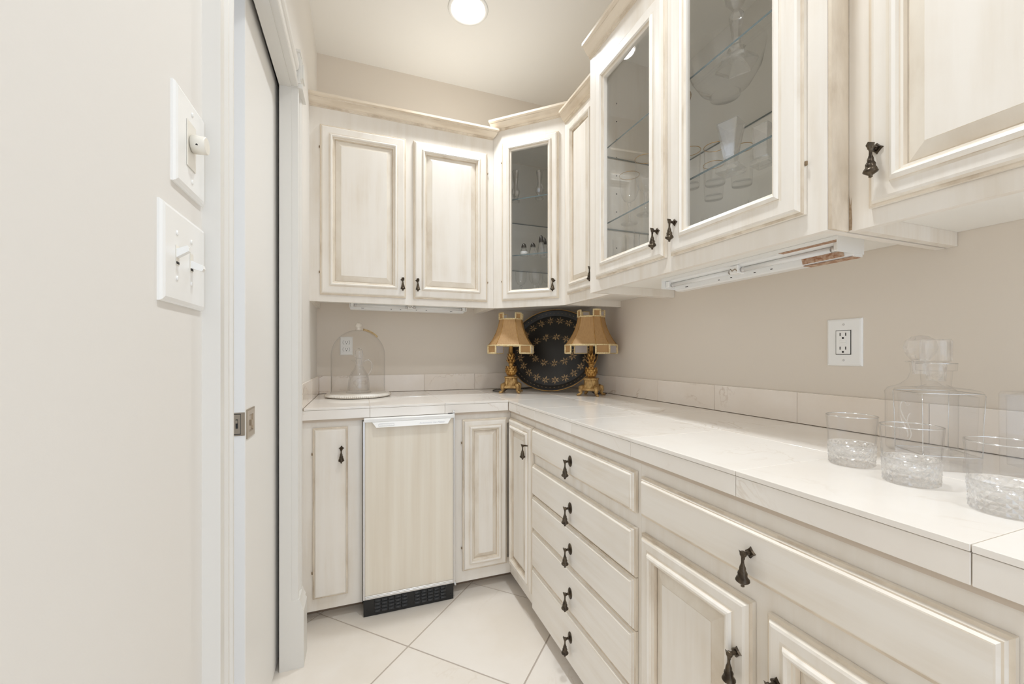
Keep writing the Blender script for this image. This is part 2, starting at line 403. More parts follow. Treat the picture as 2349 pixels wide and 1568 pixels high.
struct(box_obj('baseboard_left', [((XL, OP1+0.1, 0), (XL+0.014, FY+0.06, 0.11)), ((XL, YN, 0), (XL+0.014, OP0-0.09, 0.13))], 'white_trim'), 'white baseboard along the left wall')
# pocket door
DX0, DX1, DY = -0.322, -0.287, 1.256
b = MB(); b.box((DX0, DY, 0.012), (DX1, DY+0.81, OPZ+0.03), 0, 0.0015)
door = struct(b.build('door_1', 'door_paint'), 'cream pocket door slid half out of the wall')
b = MB(); b.T = frame(DX1, 0, 0, 1)     # faces +x: u = y
b.T = lambda u, z, h: (DX1+h, u, z)
b.rings([(1.262,1.345,0.913,0.992,0.0),(1.262,1.345,0.913,0.992,0.0025),(1.266,1.341,0.917,0.988,0.0035),(1.282,1.325,0.929,0.976,0.0035),(1.286,1.321,0.934,0.971,0.0008)], [0,0,0,0,0])
b.box((1.296, 0.944, 0.0006), (1.306, 0.96, 0.006), 0, 0.001); b.build('flush_pull', 'nickel', door)
b = MB(); b.T = lambda u, z, h: (u, DY-h, z)
b.rings([(DX0+0.001,DX1-0.001,0.925,0.986,0.0),(DX0+0.001,DX1-0.001,0.925,0.986,0.0015),(DX0+0.002,DX1-0.010,0.928,0.983,0.0018),(DX0+0.003,DX1-0.0115,0.930,0.981,0.0004)], [0,0,1])
b.box((DX0+0.013, 0.944, 0.0004), (DX0+0.018, 0.968, 0.0012), 1); b.box((DX0+0.0135, 0.958, 0.0012), (DX0+0.0175, 0.966, 0.003), 0)
b.build('edge_pull', ['nickel', 'dark_slot'], door)

# ------------------------------------------------------------------ recessed ceiling lights
LBL = ['white recessed ceiling light near the back wall, glowing', 'white recessed ceiling light over the counter, above the frame', 'added fill light behind the camera, built as a white recessed light']
for k, ((cx, cy), pw) in enumerate(CANS):
    t_ = thing('recessed_light', (cx, cy, ZC), LBL[k], 'ceiling light', 'recessed ceiling lights')
    b = MB(); b.lathe([(0.082, -0.001), (0.082, -0.004), (0.088, -0.0075), (0.096, -0.006), (0.100, -0.0005)], 40, (cx, cy, ZC)); b.build('trim_ring', 'white_plastic', t_)
    b = MB(); b.lathe([(0.0, -0.0028), (0.083, -0.0028), (0.083, -0.0012), (0.0, -0.0012)], 40, (cx, cy, ZC)); b.build('lens', 'lamp_lens', t_)
    la = bpy.data.lights.new('can_light', 'AREA'); la.shape = 'DISK'; la.size = 0.15; la.spread = CAN_SPREAD; la.energy = CAN_POWER*pw; la.color = CAN_COLOR
    lo = bpy.data.objects.new('can_light', la); COL.objects.link(lo); put(lo, (cx, cy, ZC-0.012), t_)
    try: la.cycles.max_bounces = 1024
    except Exception: pass

# ------------------------------------------------------------------ drop pulls
def helix(r, z, a, amp=0.0):
    return r*(1+0.12*math.sin(2*a+z*620)) if -0.042 < z < -0.014 else r
def pull_mesh(oval):
    b = MB()
    if oval:
        b.lathe([(0.0, 0.0), (0.0135, 0.0), (0.0135, 0.0015), (0.0115, 0.003), (0.0095, 0.0028), (0.007, 0.005), (0.0, 0.0055)], 20, (0, 0, 0), axis='y', sy=1.45)
    else:
        pts = [(0.0115*(1.0 if k % 2 == 0 else 0.62)*math.cos(k*PI/4+PI/2), 0.0115*(1.0 if k % 2 == 0 else 0.62)*math.sin(k*PI/4+PI/2)) for k in range(8)]
        P = [(x, -0.0, z) for x, z in pts]+[(x*0.8, -0.004, z*0.8) for x, z in pts]
        b.faces(P, [tuple(range(8)), tuple(range(8, 16))]+[(i, (i+1) % 8, 8+(i+1) % 8, 8+i) for i in range(8)])
    b.lathe([(0.005, 0.0), (0.0042, 0.008), (0.0035, 0.014), (0.0058, 0.017), (0.0062, 0.0205), (0.004, 0.0235), (0.0, 0.0245)], 12, axis='y')
    # pointed leaf finial over the bail
    b.faces([(-0.0080,-0.0215,0.0055),(0.0080,-0.0215,0.0055),(0,-0.0290,0.0085),(0,-0.0185,0.0035),(0,-0.0225,-0.010),(-0.0026,-0.0185,-0.010),(0.0026,-0.0185,-0.010)],
            [(0,2,4),(2,1,4),(0,4,5),(1,6,4),(0,3,2),(3,1,2),(0,5,3),(1,3,6),(5,6,3),(4,6,5)])
    b.lathe([(0.0, 0.002), (0.0030, 0.0), (0.0026, -0.006), (0.0028, -0.012), (0.0042, -0.0165), (0.0046, -0.0185), (0.0058, -0.0225), (0.0062, -0.0245), (0.0073, -0.0290), (0.0078, -0.0310), (0.0088, -0.0355), (0.0094, -0.0380), (0.0108, -0.0415), (0.0125, -0.0435), (0.0118, -0.0455), (0.0070, -0.0490), (0.0034, -0.0515), (0.0032, -0.0530), (0.0034, -0.0550), (0.0, -0.0570)],
            14, (0, -0.0205, -0.004), fn=helix)
    me = b.build('pull', 'bronze', None, (0, 0, 0)); m = me.data; bpy.data.objects.remove(me); return m
def pull_at(fr, u, z, h, parent, oval=False):
    me = PULL_OVAL if oval else PULL_LEAF
    return instance(me, 'handle', fr(u, z, h), parent, fr.rz)
PULL_LEAF = pull_mesh(False); PULL_OVAL = pull_mesh(True)
hb = MB(); hb.lathe([(0.0, -0.005), (0.0025, -0.0047), (0.0025, 0.0047), (0.0, 0.005)], 8, (0, 0, 0)); hb.box((-0.003, -0.001, -0.004), (0.0, 0.003, 0.004))
ho = hb.build('hinge', 'hinge_brass', None, (0, 0, 0)); HINGE = ho.data; bpy.data.objects.remove(ho)

# ------------------------------------------------------------------ cabinet doors and drawers
WOODV = ['glazed_cream', 'glaze_heavy', 'glaze_soft']; WOODH = ['glazed_cream_h', 'glaze_heavy', 'glaze_soft']
def rect(u0, u1, z0, z1, i, h): return (u0+i, u1-i, z0+i, z1-i, h)
EDGE = [(0.0, -0.020, 0), (0.0, -0.011, 2), (0.0035, -0.0085, 1), (0.006, -0.0085, 1), (0.0095, -0.002, 2), (0.014, 0.0, 0)]
def panel_door(fr, u0, u1, z0, z1, parent, hinge=None, hu=None, hz=None, flat=False, h0=0.021, st=0.045):
    b = MB(); b.T = fr
    pf = list(EDGE)
    if flat: pf += [(0.02, 0.0, 0)]
    else: pf += [(st-0.006, 0.0, 0), (st-0.001, 0.0, 2), (st, 0.0015, 1), (st+0.003, 0.0065, 0), (st+0.007, 0.0085, 0), (st+0.012, 0.006, 0), (st+0.0145, 0.0, 2), (st+0.0165, -0.001, 1), (st+0.0205, -0.002, 2), (st+0.0235, -0.0095, 1)]
    b.rings([rect(u0, u1, z0, z1, i, h0+h) for i, h, m in pf], [p[2] for p in pf[1:]], True, flat)
    d = b.build('door', WOODV, parent)
    if not flat:
        s = st+0.021; b = MB(); b.T = fr; bw = 0.030 if u1-u0 > 0.3 else 0.022
        pp = [(s, -0.015, 0), (s, -0.0105, 1), (s+0.005, -0.0100, 1), (s+bw, -0.0020, 2), (s+bw+0.0006, -0.0006, 0)]
        b.rings([rect(u0, u1, z0, z1, i, h0+h) for i, h, m in pp], [1, 1, 2, 2])
        b.build('raised_panel', WOODV, d)
    extras(fr, u0, u1, z0, z1, d, hinge, hu, hz, h0); return d
def extras(fr, u0, u1, z0, z1, d, hinge, hu, hz, h0):
    if hinge:
        ue = u0-0.0025 if hinge == 'l' else u1+0.0025
        for zz in (z0+0.11, z1-0.11): instance(HINGE, 'hinge', fr(ue, zz, h0-0.014), d, fr.rz+(PI if hinge == 'r' else 0))
    if hu is not None: pull_at(fr, hu, hz, h0, d)
def glass_door(fr, u0, u1, z0, z1, parent, hinge=None, hu=None, hz=None, h0=0.021, st=0.046, skew=0.0):
    b = MB(); b.T = fr
    pf = EDGE+[(st-0.006, 0.0, 0), (st-0.001, 0.0, 2), (st, 0.0015, 1), (st+0.003, 0.006, 0), (st+0.007, 0.008, 0), (st+0.012, 0.004, 0), (st+0.014, -0.002, 1), (st+0.020, -0.005, 2), (st+0.020, -0.020, 0), (0.0, -0.020, 0)]
    b.rings([rect(u0, u1, z0, z1, i, h0+h) for i, h, m in pf], [p[2] for p in pf[1:]], False, False)
    d = b.build('door', WOODV, parent)
    i = st+0.0195; b = MB(); b.T = fr; 
    P = [(u, z, h0-0.012+(skew if u > (u0+u1)/2 else -skew)+t_) for t_ in (-0.0015, 0.0015) for u, z in ((u0+i, z0+i), (u1-i, z0+i), (u1-i, z1-i), (u0+i, z1-i))]
    b.faces(P, [(0,1,2,3), (4,5,6,7), (0,1,5,4), (1,2,6,5), (2,3,7,6), (3,0,4,7)]); b.build('glass_pane', 'pane_glass', d)
    extras(fr, u0, u1, z0, z1, d, hinge, hu, hz, h0); return d
def drawer(fr, u0, u1, z0, z1, parent, hu=None, hz=None, h0=0.021, oval=True):
    b = MB(); b.T = fr
    pf = [(0.0, -0.020, 0), (0.0, -0.012, 2), (0.0045, -0.0100, 1), (0.0065, -0.0055, 0), (0.0088, -0.0050, 1), (0.0115, -0.0006, 0), (0.0135, 0.0, 2), (0.03, 0.0, 0)]
    b.rings([rect(u0, u1, z0, z1, i, h0+h) for i, h, m in pf], [p[2] for p in pf[1:]])
    d = b.build('drawer', WOODH, parent)
    if hu is not None: pull_at(fr, hu, hz, h0, d, oval)
    return d
def boxpart(fr, name, mat, parent, *bx, bev=0.0):
    b = MB(); b.T = fr
    for a, c in bx: b.box(a, c, 0, bev)
    return b.build(name, mat, parent)
def crown(fr, u0, u1, z, parent, k0=0.0, k1=0.0, out=0.05):
    pr = [(-0.01, 0.0), (0.003, 0.0), (0.004, 0.004), (0.010, 0.006), (0.011, 0.010), (0.017, 0.0115), (0.026, 0.017), (0.034, 0.025), (0.039, 0.029), (0.040, 0.032), (out-0.004, 0.034), (out, 0.036), (out, 0.047), (-0.01, 0.047)]
    mm = [0, 1, 1, 1, 0, 0, 0, 0, 1, 0, 0, 0, 0, 0]
    b = MB(); b.T = fr; n = len(pr)
    P = [(u0+k0*max(h, 0), z+dz, h) for h, dz in pr]+[(u1+k1*max(h, 0), z+dz, h) for h, dz in pr]
    b.faces(P, [(i, (i+1) % n, n+(i+1) % n, n+i) for i in range(n)], mm); b.faces(P, [tuple(range(n))[::-1], tuple(range(n, 2*n))], 0)
    return b.build('crown_moulding', ['glaze_crown', 'glaze_heavy'], parent)
def face_frame(fr, u0, u1, z0, z1, parent, stiles, top, bot):
    # stiles: list of (ua, ub); rails between
    bx = [((a, z0, -0.019), (c, z1, 0.0)) for a, c in stiles]
    for (a, c), (a2, c2) in zip(stiles[:-1], stiles[1:]):
        bx += [((c, z1-top, -0.019), (a2, z1, 0.0)), ((c, z0, -0.019), (a2, z0+bot, 0.0))]
    return boxpart(fr, 'face_frame', 'glazed_cream', parent, *bx)
REC = 0.034
def carcass(fr, u0, u1, z0, z1, dep, parent, sides=(True, True), mat='cabinet_inside', rec=REC, outm='glazed_cream'):
    if sides[0]: boxpart(fr, 'side_panel', outm, parent, ((u0, z0, -dep), (u0+0.017, z1, -0.0195)))
    if sides[1]: boxpart(fr, 'side_panel', outm, parent, ((u1-0.017, z0, -dep), (u1, z1, -0.0195)))
    boxpart(fr, 'back_panel', mat, parent, ((u0+0.0175, z0+rec+0.0165, -dep), (u1-0.0175, z1-0.0165, -dep+0.008)))
    boxpart(fr, 'bottom_panel', mat, parent, ((u0+0.0175, z0+rec, -dep), (u1-0.0175, z0+rec+0.016, -0.0195)))
    boxpart(fr, 'top_panel', mat, parent, ((u0+0.0175, z1-0.016, -dep), (u1-0.0175, z1, -0.0195)))
def glass_shelf(fr, u0, u1, z, h0, h1, parent):
    b = MB(); b.T = fr
    P = [(u0,z,h0),(u1,z,h0),(u1,z,h1),(u0,z,h1),(u0,z+0.006,h0),(u1,z+0.006,h0),(u1,z+0.006,h1),(u0,z+0.006,h1)]
    b.faces(P, [(0,1,2,3),(4,5,6,7),(0,1,5,4),(1,2,6,5),(2,3,7,6),(3,0,4,7)], [0,0,1,1,1,1])
    return b.build('glass_shelf', ['shelf_glass', 'glass_edge'], parent)

# --- back wall cabinet (two panelled doors)
ZT1, ZT2 = 2.390, 2.434
c = thing('wall_cabinet', (0.235, 2.37, UB), 'cream glazed wall cabinet with two raised-panel doors on the back wall', 'cabinet', 'wall cabinets')
carcass(F_BACK, XL, 0.7045, UB, ZT1, 0.354, c)
face_frame(F_BACK, XL, 0.7045, UB, ZT1, c, [(XL, -0.175), (0.205, 0.275), (0.655, 0.7045)], 0.13, 0.05)
panel_door(F_BACK, -0.188, 0.221, 1.433, 2.266, c, 'l', 0.203, 1.527)
panel_door(F_BACK, 0.260, 0.666, 1.433, 2.266, c, 'r', 0.279, 1.527)
crown(F_BACK, XL, 0.700, 2.352, c, 0.0, 0.5)
# --- diagonal corner cabinet
c = thing('corner_wall_cabinet', (1.03, 2.23, UB), 'cream corner wall cabinet set diagonally with one tall glass door', 'cabinet', 'wall cabinets')
boxpart(None, 'side_panel', 'glazed_cream', c, ((0.7055, 2.203, UB), (0.722, YB-0.001, ZT2)))
boxpart(None, 'side_panel', 'glazed_cream', c, ((1.013, 1.916, UB), (XR-0.001, 1.932, ZT2)))
boxpart(None, 'back_panel', 'cabinet_inside', c, ((0.7225, YB-0.010, UB+0.051), (XR-0.001, YB-0.001, ZT2-0.017)), ((XR-0.010, 1.9325, UB+0.051), (XR-0.001, YB-0.0105, ZT2-0.017)))
dp = [(0.7225, YB-0.011), (XR-0.011, YB-0.011), (XR-0.011, 1.9325), (1.028, 1.9325), (0.7225, 2.218)]
for nm, z0, z1 in (('bottom_panel', UB+REC, UB+REC+0.016), ('top_panel', ZT2-0.016, ZT2)):
    b = MB(); b.prism(dp, z0, z1); b.build(nm, 'cabinet_inside', c)
for z in (1.694, 2.011):
    q = [(0.724, YB-0.013), (XR-0.013, YB-0.013), (XR-0.013, 1.934), (1.045, 1.934), (0.724, 2.234)]
    b = MB(); n = 5
    b.faces([(x, y, z) for x, y in q]+[(x, y, z+0.006) for x, y in q], [(0,1,2,3,4), (5,6,7,8,9)]+[(i, (i+1) % 5, 5+(i+1) % 5, 5+i) for i in range(5)], [0,0]+[1]*5)
    b.build('glass_shelf', ['shelf_glass', 'glass_edge'], c)
face_frame(F_DIAG, 0.0, DL, UB, ZT2, c, [(0.0, 0.072), (DL-0.072, DL)], 0.125, 0.055)
glass_door(F_DIAG, 0.058, 0.386, 1.437, 2.322, c, 'l', 0.362, 1.530, st=0.038)
crown(F_DIAG, 0.0, DL+0.002, 2.396, c, -0.12, 0.45)
# --- narrow cabinet on the right wall
c = thing('wall_cabinet', (1.18, 1.71, UB), 'narrow cream wall cabinet with one panelled door, between corner cabinet and glass cabinet', 'cabinet', 'wall cabinets')
carcass(F_SMALL, -1.9145, -1.5065, UB, ZT1, 0.339, c)
face_frame(F_SMALL, -1.9145, -1.5065, UB, ZT1, c, [(-1.9145, -1.85), (-1.56, -1.5065)], 0.1, 0.05)
panel_door(F_SMALL, -1.868, -1.585, 1.447, 2.320, c, None, -1.601, 1.530, st=0.04)
crown(F_SMALL, -1.910, -1.507, 2.350, c, 0.45, 0.0)
# --- big glass-front cabinet
c = thing('glass_wall_cabinet', (1.13, 1.036, UB), 'large cream wall cabinet with two glass doors holding crystal glassware', 'cabinet', 'wall cabinets')
carcass(F_BIG, -1.505, -0.567, UB, ZT2, 0.434, c)
face_frame(F_BIG, -1.505, -0.567, UB, ZT2, c, [(-1.505, -1.405), (-1.055, -0.998), (-0.650, -0.567)], 0.13, 0.055)
glass_door(F_BIG, -1.442, -1.039, 1.447, 2.300, c, 'l', -1.062, 1.535, st=0.047, skew=0.0055)
glass_door(F_BIG, -1.014, -0.608, 1.445, 2.300, c, 'r', -0.985, 1.540, st=0.049)
b = MB()
for X_ in (1.035, 1.265):
    for z in [1.52+0.078*i for i in range(10)]: b.lathe([(0, 0.0), (0.0032, 0.0), (0.0032, 0.0003), (0, 0.0003)], 8, (X_, 1.4877, z), axis='y')
b.build('shelf_pin_holes', 'pewter', c)['kind'] = 'stuff'
for z in (1.672, 1.980): glass_shelf(F_BIG, -1.486, -0.586, z, -0.424, -0.030, c)
crown(F_BIG, -1.505, -0.567, 2.390, c, 0.30, 0.0)
b = MB(); b.box((0.9165, 0.5595, UB+0.001), (0.934, 0.5665, ZT2)); b.box((0.9345, 0.5614, UB+0.001), (0.9746, 0.5665, ZT2)); b.build('scribe_strip', 'glaze_heavy', c)
# --- near cabinet, cut by the frame
c = thing('wall_cabinet', (1.16, 0.30, UB), 'cream wall cabinet nearest the camera, one big panelled door', 'cabinet', 'wall cabinets')
carcass(F_NEAR, -0.5612, -0.07, UB, ZT2, 0.374, c)
face_frame(F_NEAR, -0.5612, -0.07, UB, ZT2, c, [(-0.5612, -0.50), (-0.13, -0.07)], 0.13, 0.05)
panel_door(F_NEAR, -0.520, -0.112, 1.435, 2.300, c, None, -0.500, 1.545, st=0.040)
crown(F_NEAR, -0.558, -0.07, 2.390, c)
b = MB(); b.T = F_NEAR; b.prism([(-0.5608, 1.403), (-0.5555, 1.403), (-0.5550, 1.425), (-0.5565, 1.450), (-0.5560, 1.472), (-0.5580, 1.455), (-0.5600, 1.476), (-0.5608, 1.45)], 0.0002, 0.0005); b.build('glaze_drip', 'glaze_drip', c)

# --- base cabinets
BZ, BT = 0.052, 0.852
TK = 0.075
def base_frame(fr, name, label, u0, u1, dep, stiles, rails, group='base cabinets', sides=(True, True), loc=None):
    c = thing(name, loc, label, 'cabinet', group)
    bx = [((a, BZ, -0.019), (b_, BT, 0.0)) for a, b_ in stiles]
    for (a, c0), (a2, c2) in zip(stiles[:-1], stiles[1:]):
        for z0, z1 in rails: bx.append(((c0, z0, -0.019), (a2, z1, 0.0)))
    boxpart(fr, 'face_frame', 'glazed_cream', c, *bx)
    if sides[0]: boxpart(fr, 'side_panel', 'glazed_cream', c, ((u0, BZ, -dep), (u0+0.016, BT, -0.0195)))
    if sides[1]: boxpart(fr, 'side_panel', 'glazed_cream', c, ((u1-0.016, BZ, -dep), (u1, BT, -0.0195)))
    boxpart(fr, 'bottom_panel', 'cabinet_inside', c, ((u0+0.0165, BZ, -dep), (u1-0.0165, BZ+0.016, -0.0195)))
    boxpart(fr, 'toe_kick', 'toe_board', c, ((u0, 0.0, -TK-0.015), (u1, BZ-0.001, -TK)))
    return c
BD = 0.62
c = base_frame(F_BBACK, 'base_cabinet', 'narrow cream base cabinet with a plain slab door, left of the ice maker', XL+0.001, 0.003, BD, [(XL+0.001, -0.165), (-0.08, 0.0065)], [(BZ, 0.13), (0.80, BT)], loc=(-0.115, 2.2, 0))
panel_door(F_BBACK, -0.190, -0.053, 0.107, 0.828, c, 'l', -0.078, 0.738, flat=True)
c = thing('corner_base_cabinet', (0.9, 2.2, 0), 'cream corner base cabinet with two panelled doors meeting in the inside corner', 'cabinet', 'base cabinets')
boxpart(F_BBACK, 'face_frame', 'glazed_cream', c, ((0.413, BZ, -0.019), (0.475, BT, 0)), ((0.475, BZ, -0.019), (0.6995, 0.13, 0)), ((0.475, 0.80, -0.019), (0.6995, BT, 0)))
boxpart(F_BRIGHT, 'face_frame', 'glazed_cream', c, ((-FY+0.0005, BZ, -0.019), (-1.615, 0.13, 0)), ((-FY+0.0005, 0.80, -0.019), (-1.615, BT, 0)), ((-1.615, BZ, -0.019), (-1.600, BT, 0)))
boxpart(None, 'corner_post', 'glazed_cream', c, ((0.664, FY+0.0195, BZ), (0.735, FY+0.05, BT)), ((FX+0.0195, 1.868, BZ), (FX+0.05, FY+0.019, BT)))
boxpart(F_BBACK, 'side_panel', 'glazed_cream', c, ((0.413, BZ, -BD), (0.429, BT, -0.0195)))
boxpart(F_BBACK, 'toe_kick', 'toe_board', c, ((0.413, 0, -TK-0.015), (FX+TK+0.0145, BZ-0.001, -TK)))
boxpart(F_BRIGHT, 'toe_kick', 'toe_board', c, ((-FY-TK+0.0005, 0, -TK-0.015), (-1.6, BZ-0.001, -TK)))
b = MB(); b.prism([(0.43, 1.925), (0.7195, 1.925), (0.7195, 1.602), (1.33, 1.602), (1.33, 2.52), (0.43, 2.52)], BZ, BZ+0.016); b.build('bottom_panel', 'cabinet_inside', c)
panel_door(F_BBACK, 0.453, 0.6775, 0.107, 0.828, c, 'l', st=0.033)
panel_door(F_BRIGHT, -1.8825, -1.6015, 0.107, 0.828, c, None, -1.640, 0.742, st=0.033)
c = base_frame(F_BRIGHT, 'drawer_cabinet', 'cream drawer base of five stacked drawers with dark drop pulls', -1.5995, -0.8935, BD, [(-1.5995, -1.575), (-0.925, -0.8935)], [(BZ, 0.075), (0.66, 0.725), (0.53, 0.55), (0.385, 0.405), (0.228, 0.248), (0.80, BT)], loc=(1.0, 1.25, 0))
for (z0, z1), hz in zip(((0.713, 0.826), (0.541, 0.673), (0.397, 0.538), (0.239, 0.395), (0.056, 0.236)), (0.770, 0.608, 0.466, 0.313, 0.160)):
    drawer(F_BRIGHT, -1.5940, -0.9055, z0, z1, c, -1.248, hz)
c = base_frame(F_BRIGHT, 'base_cabinet', 'wide cream base cabinet with a long drawer front over two panelled doors', -0.893, -0.200, BD, [(-0.893, -0.850), (-0.575, -0.515), (-0.262, -0.200)], [(BZ, 0.13), (0.655, 0.73), (0.805, BT)], loc=(1.0, 0.55, 0))
drawer(F_BRIGHT, -0.881, -0.231, 0.716, 0.820, c, -0.553, 0.772, oval=False)
panel_door(F_BRIGHT, -0.879, -0.558, 0.107, 0.673, c, None, -0.583, 0.567, st=0.036)
panel_door(F_BRIGHT, -0.528, -0.231, 0.107, 0.673, c, None, -0.503, 0.567, st=0.036)
c = base_frame(F_BRIGHT, 'base_cabinet', 'cream base cabinet past the right edge of the view', -0.1995, 0.299, BD, [(-0.1995, -0.15), (0.25, 0.299)], [(BZ, 0.13), (0.80, BT)], loc=(1.0, -0.05, 0))
panel_door(F_BRIGHT, -0.165, 0.265, 0.107, 0.820, c, None, -0.14, 0.60, st=0.04)

# ------------------------------------------------------------------ tiled worktop and backsplash
wt = thing('worktop', (1.0, 1.6, 0.86), 'L-shaped cream marble tile worktop running along the back and right walls', 'countertop')
SP = 0.0105    # splash tile thickness
b = MB(); b.box((XL+0.001, EY+0.012, 0.8525), (EX+0.012, YB-0.001, CT-0.0015)); b.box((EX+0.012, -0.30, 0.8525), (XR-0.001, YB-0.001, CT-0.0015)); b.build('substrate', 'grout_counter', wt)
def tile(x0, x1, y0, y1, z0, z1, name, mat, parent, g=0.0006, bev=0.0007):
    bb = MB(); bb.box((x0+g if x1-x0 > 0.02 else x0, y0+g if y1-y0 > 0.02 else y0, z0), (x1-g if x1-x0 > 0.02 else x1, y1-g if y1-y0 > 0.02 else y1, z1), 0, bev); return bb.build(name, mat, parent)
gx = [XL+0.001+SP, 0.037, 0.367, EX, 1.010, XR-0.001-SP]; gy = [-0.30, -0.065, 0.263, 0.588, 0.917, 1.245, 1.560, EY, 2.210, YB-0.001-SP]
for i in range(len(gx)-1):
    for j in range(len(gy)-1):
        if gx[i] < EX-0.01 and gy[j] < EY-0.01: continue
        tile(gx[i], gx[i+1], gy[j], gy[j+1], CT-0.0095, CT, 'tile', 'marble_counter', wt)
for i in range(3): tile(gx[i] if i else XL+0.001, gx[i+1]-(0.0 if i < 2 else 0.0), EY+0.0015, EY+0.0115, 0.864, 0.9035, 'edge_tile', 'marble_counter', wt)
for j in range(7): tile(EX+0.0015, EX+0.0115, gy[j], gy[j+1] if j < 6 else EY+0.001, 0.864, 0.9035, 'edge_tile', 'marble_counter', wt)
bs = thing('backsplash', (1.0, 2.2, CT), 'low cream marble tile backsplash around the worktop', 'backsplash')
SZ = 1.0155
sx = [XL+0.001+SP, -0.158, 0.037+0.002, 0.367, 0.689, 1.02, XR-0.001]
for i in range(6): tile(sx[i], sx[i+1], YB-0.001-SP, YB-0.001, CT+0.0015, SZ, 'tile', 'marble_splash', bs)
sy = [-0.30, -0.07, 0.26, 0.592, 0.922, 1.253, 1.589, 1.925, 2.26, YB-0.001-SP]
for j in range(9): tile(XR-0.001-SP, XR-0.001, sy[j], sy[j+1], CT+0.0015, SZ, 'tile', 'marble_splash', bs)
ly = [1.86, 2.19, YB-0.001-0.0]
for j in range(2): tile(XL+0.001, XL+0.001+SP, ly[j], ly[j+1], CT+0.0015, SZ, 'tile', 'marble_splash', bs)
b = MB(); b.box((XL+0.0115, YB-0.0100, CT+0.0002), (XR-0.0105, YB-0.0015, CT+0.0014)); b.box((XR-0.0100, -0.30, CT+0.0002), (XR-0.0015, YB-0.012, CT+0.0014)); b.build('grout_line', 'dark_recess', bs)

# ------------------------------------------------------------------ under-counter ice maker
im = thing('ice_maker', (0.207, 2.2, 0), 'built-in ice maker with a pale wood-grain door, white handle and black vent grille', 'ice maker')
IY = 1.865
b = MB(); b.box((0.012, IY+0.028, 0.012), (0.404, 2.45, 0.846)); b.build('body', 'black_plastic', im)
b = MB(); b.T = frame(0, IY+0.026, 1, 0)
b.box((0.017, 0.088, 0.0), (0.402, 0.846, 0.024)); b.build('door_panel', 'icemaker_panel', im)
b = MB(); b.T = frame(0, IY+0.026, 1, 0)
b.box((0.0085, 0.078, 0.0), (0.0168, 0.850, 0.029), 0, 0.001); b.box((0.4022, 0.078, 0.0), (0.4100, 0.850, 0.029), 0, 0.001)
b.box((0.017, 0.078, 0.0), (0.402, 0.0878, 0.029), 0, 0.001); b.box((0.017, 0.0885, 0.0245), (0.402, 0.093, 0.029), 0, 0.0008); b.build('door_trim', 'aluminium', im)
# handle: shallow trapezoid lip
b = MB(); b.T = frame(0, IY+0.026, 1, 0)
b.box((0.0115, 0.846, 0.0), (0.407, 0.862, 0.040), 0, 0.002)
pr = [(0.046, 0.846), (0.388, 0.846), (0.372, 0.824), (0.062, 0.824)]
for h0_, h1_ in ((0.034, 0.041),):
    P = [(u, z, h0_+(0.010 if z < 0.83 else 0)) for u, z in pr]+[(u, z, h1_+(0.010 if z < 0.83 else 0)) for u, z in pr]
    b.faces(P, [(3,2,1,0), (4,5,6,7)]+[(i, (i+1) % 4, 4+(i+1) % 4, 4+i) for i in range(4)])
hd = b.build('handle', 'fixture_white', im)
sl = math.atan2(0.010, 0.022)
def on_lip(u, z): return (u, IY+0.026-(0.041+(0.846-z)/0.022*0.010)-0.0006, z)
b = MB()
for a, c2 in (((0.072, 0.830), (0.136, 0.830)), ((0.136, 0.830), (0.136, 0.8385)), ((0.136, 0.8385), (0.072, 0.8385)), ((0.072, 0.8385), (0.072, 0.830))):
    b.tube([on_lip(*a), on_lip(*c2)], 0.00045, 5)
for k in range(7): b.tube([on_lip(0.079+0.0075*k, 0.8325), on_lip(0.0815+0.0075*k, 0.8325+0.002+0.0015*(k % 2))], 0.0003, 4)
b.build('badge', 'soft_grey_print', hd)
fc = bpy.data.curves.new('lettering', 'FONT'); fc.body = 'Automatic Ice Maker'; fc.size = 0.0125; fc.shear = 0.45; fc.extrude = 0.0001
fo = bpy.data.objects.new('lettering', fc); COL.objects.link(fo); bpy.context.view_layer.update()
fm = bpy.data.meshes.new_from_object(fo.evaluated_get(bpy.context.evaluated_depsgraph_get())); bpy.data.objects.remove(fo)
fm.materials.clear(); fm.materials.append(MATS['soft_grey_print'])
lt = instance(fm, 'lettering', on_lip(0.243, 0.8305), hd); lt.rotation_euler = (PI/2-sl, 0, 0)
bxw = max(v.co.x for v in fm.vertices); lt.scale = (0.118/bxw, 0.8, 1)
# grille
b = MB(); b.T = frame(0, IY+0.008, 1, 0); b.box((0.0105, 0.0, -0.02), (0.405, 0.0765, 0.0), 0, 0.001)
gr = b.build('grille', 'black_plastic', im)
b = MB(); b.faces([(-0.0130,0,0.0058),(0.0130,0,0.0058),(0.0130,0,-0.0050),(-0.0130,0,-0.0050),(-0.011,-0.0075,-0.0052),(0.011,-0.0075,-0.0052),(0.0,-0.0085,-0.0040)], [(0,1,6),(0,6,4),(0,4,3),(1,2,5),(1,5,6),(3,4,6,5,2)])
lo_ = b.build('louver', 'black_plastic', None, (0, 0, 0)); LOUV = lo_.data; bpy.data.objects.remove(lo_)
b = MB(); b.box((-0.0136, -0.0006, -0.0072), (0.0136, 0.0, 0.0072)); lo_ = b.build('slot', 'dark_slot', None, (0, 0, 0)); SLOT = lo_.data; bpy.data.objects.remove(lo_)
for gb in (0.068, 0.240):
    for i in range(5):
        for j in range(4):
            x, z = gb+i*0.029, 0.022+j*0.0150
            instance(SLOT, 'vent_slot', (x, IY+0.008-0.0002, z), gr); instance(LOUV, 'louver', (x, IY+0.008-0.0008, z-0.0005), gr)
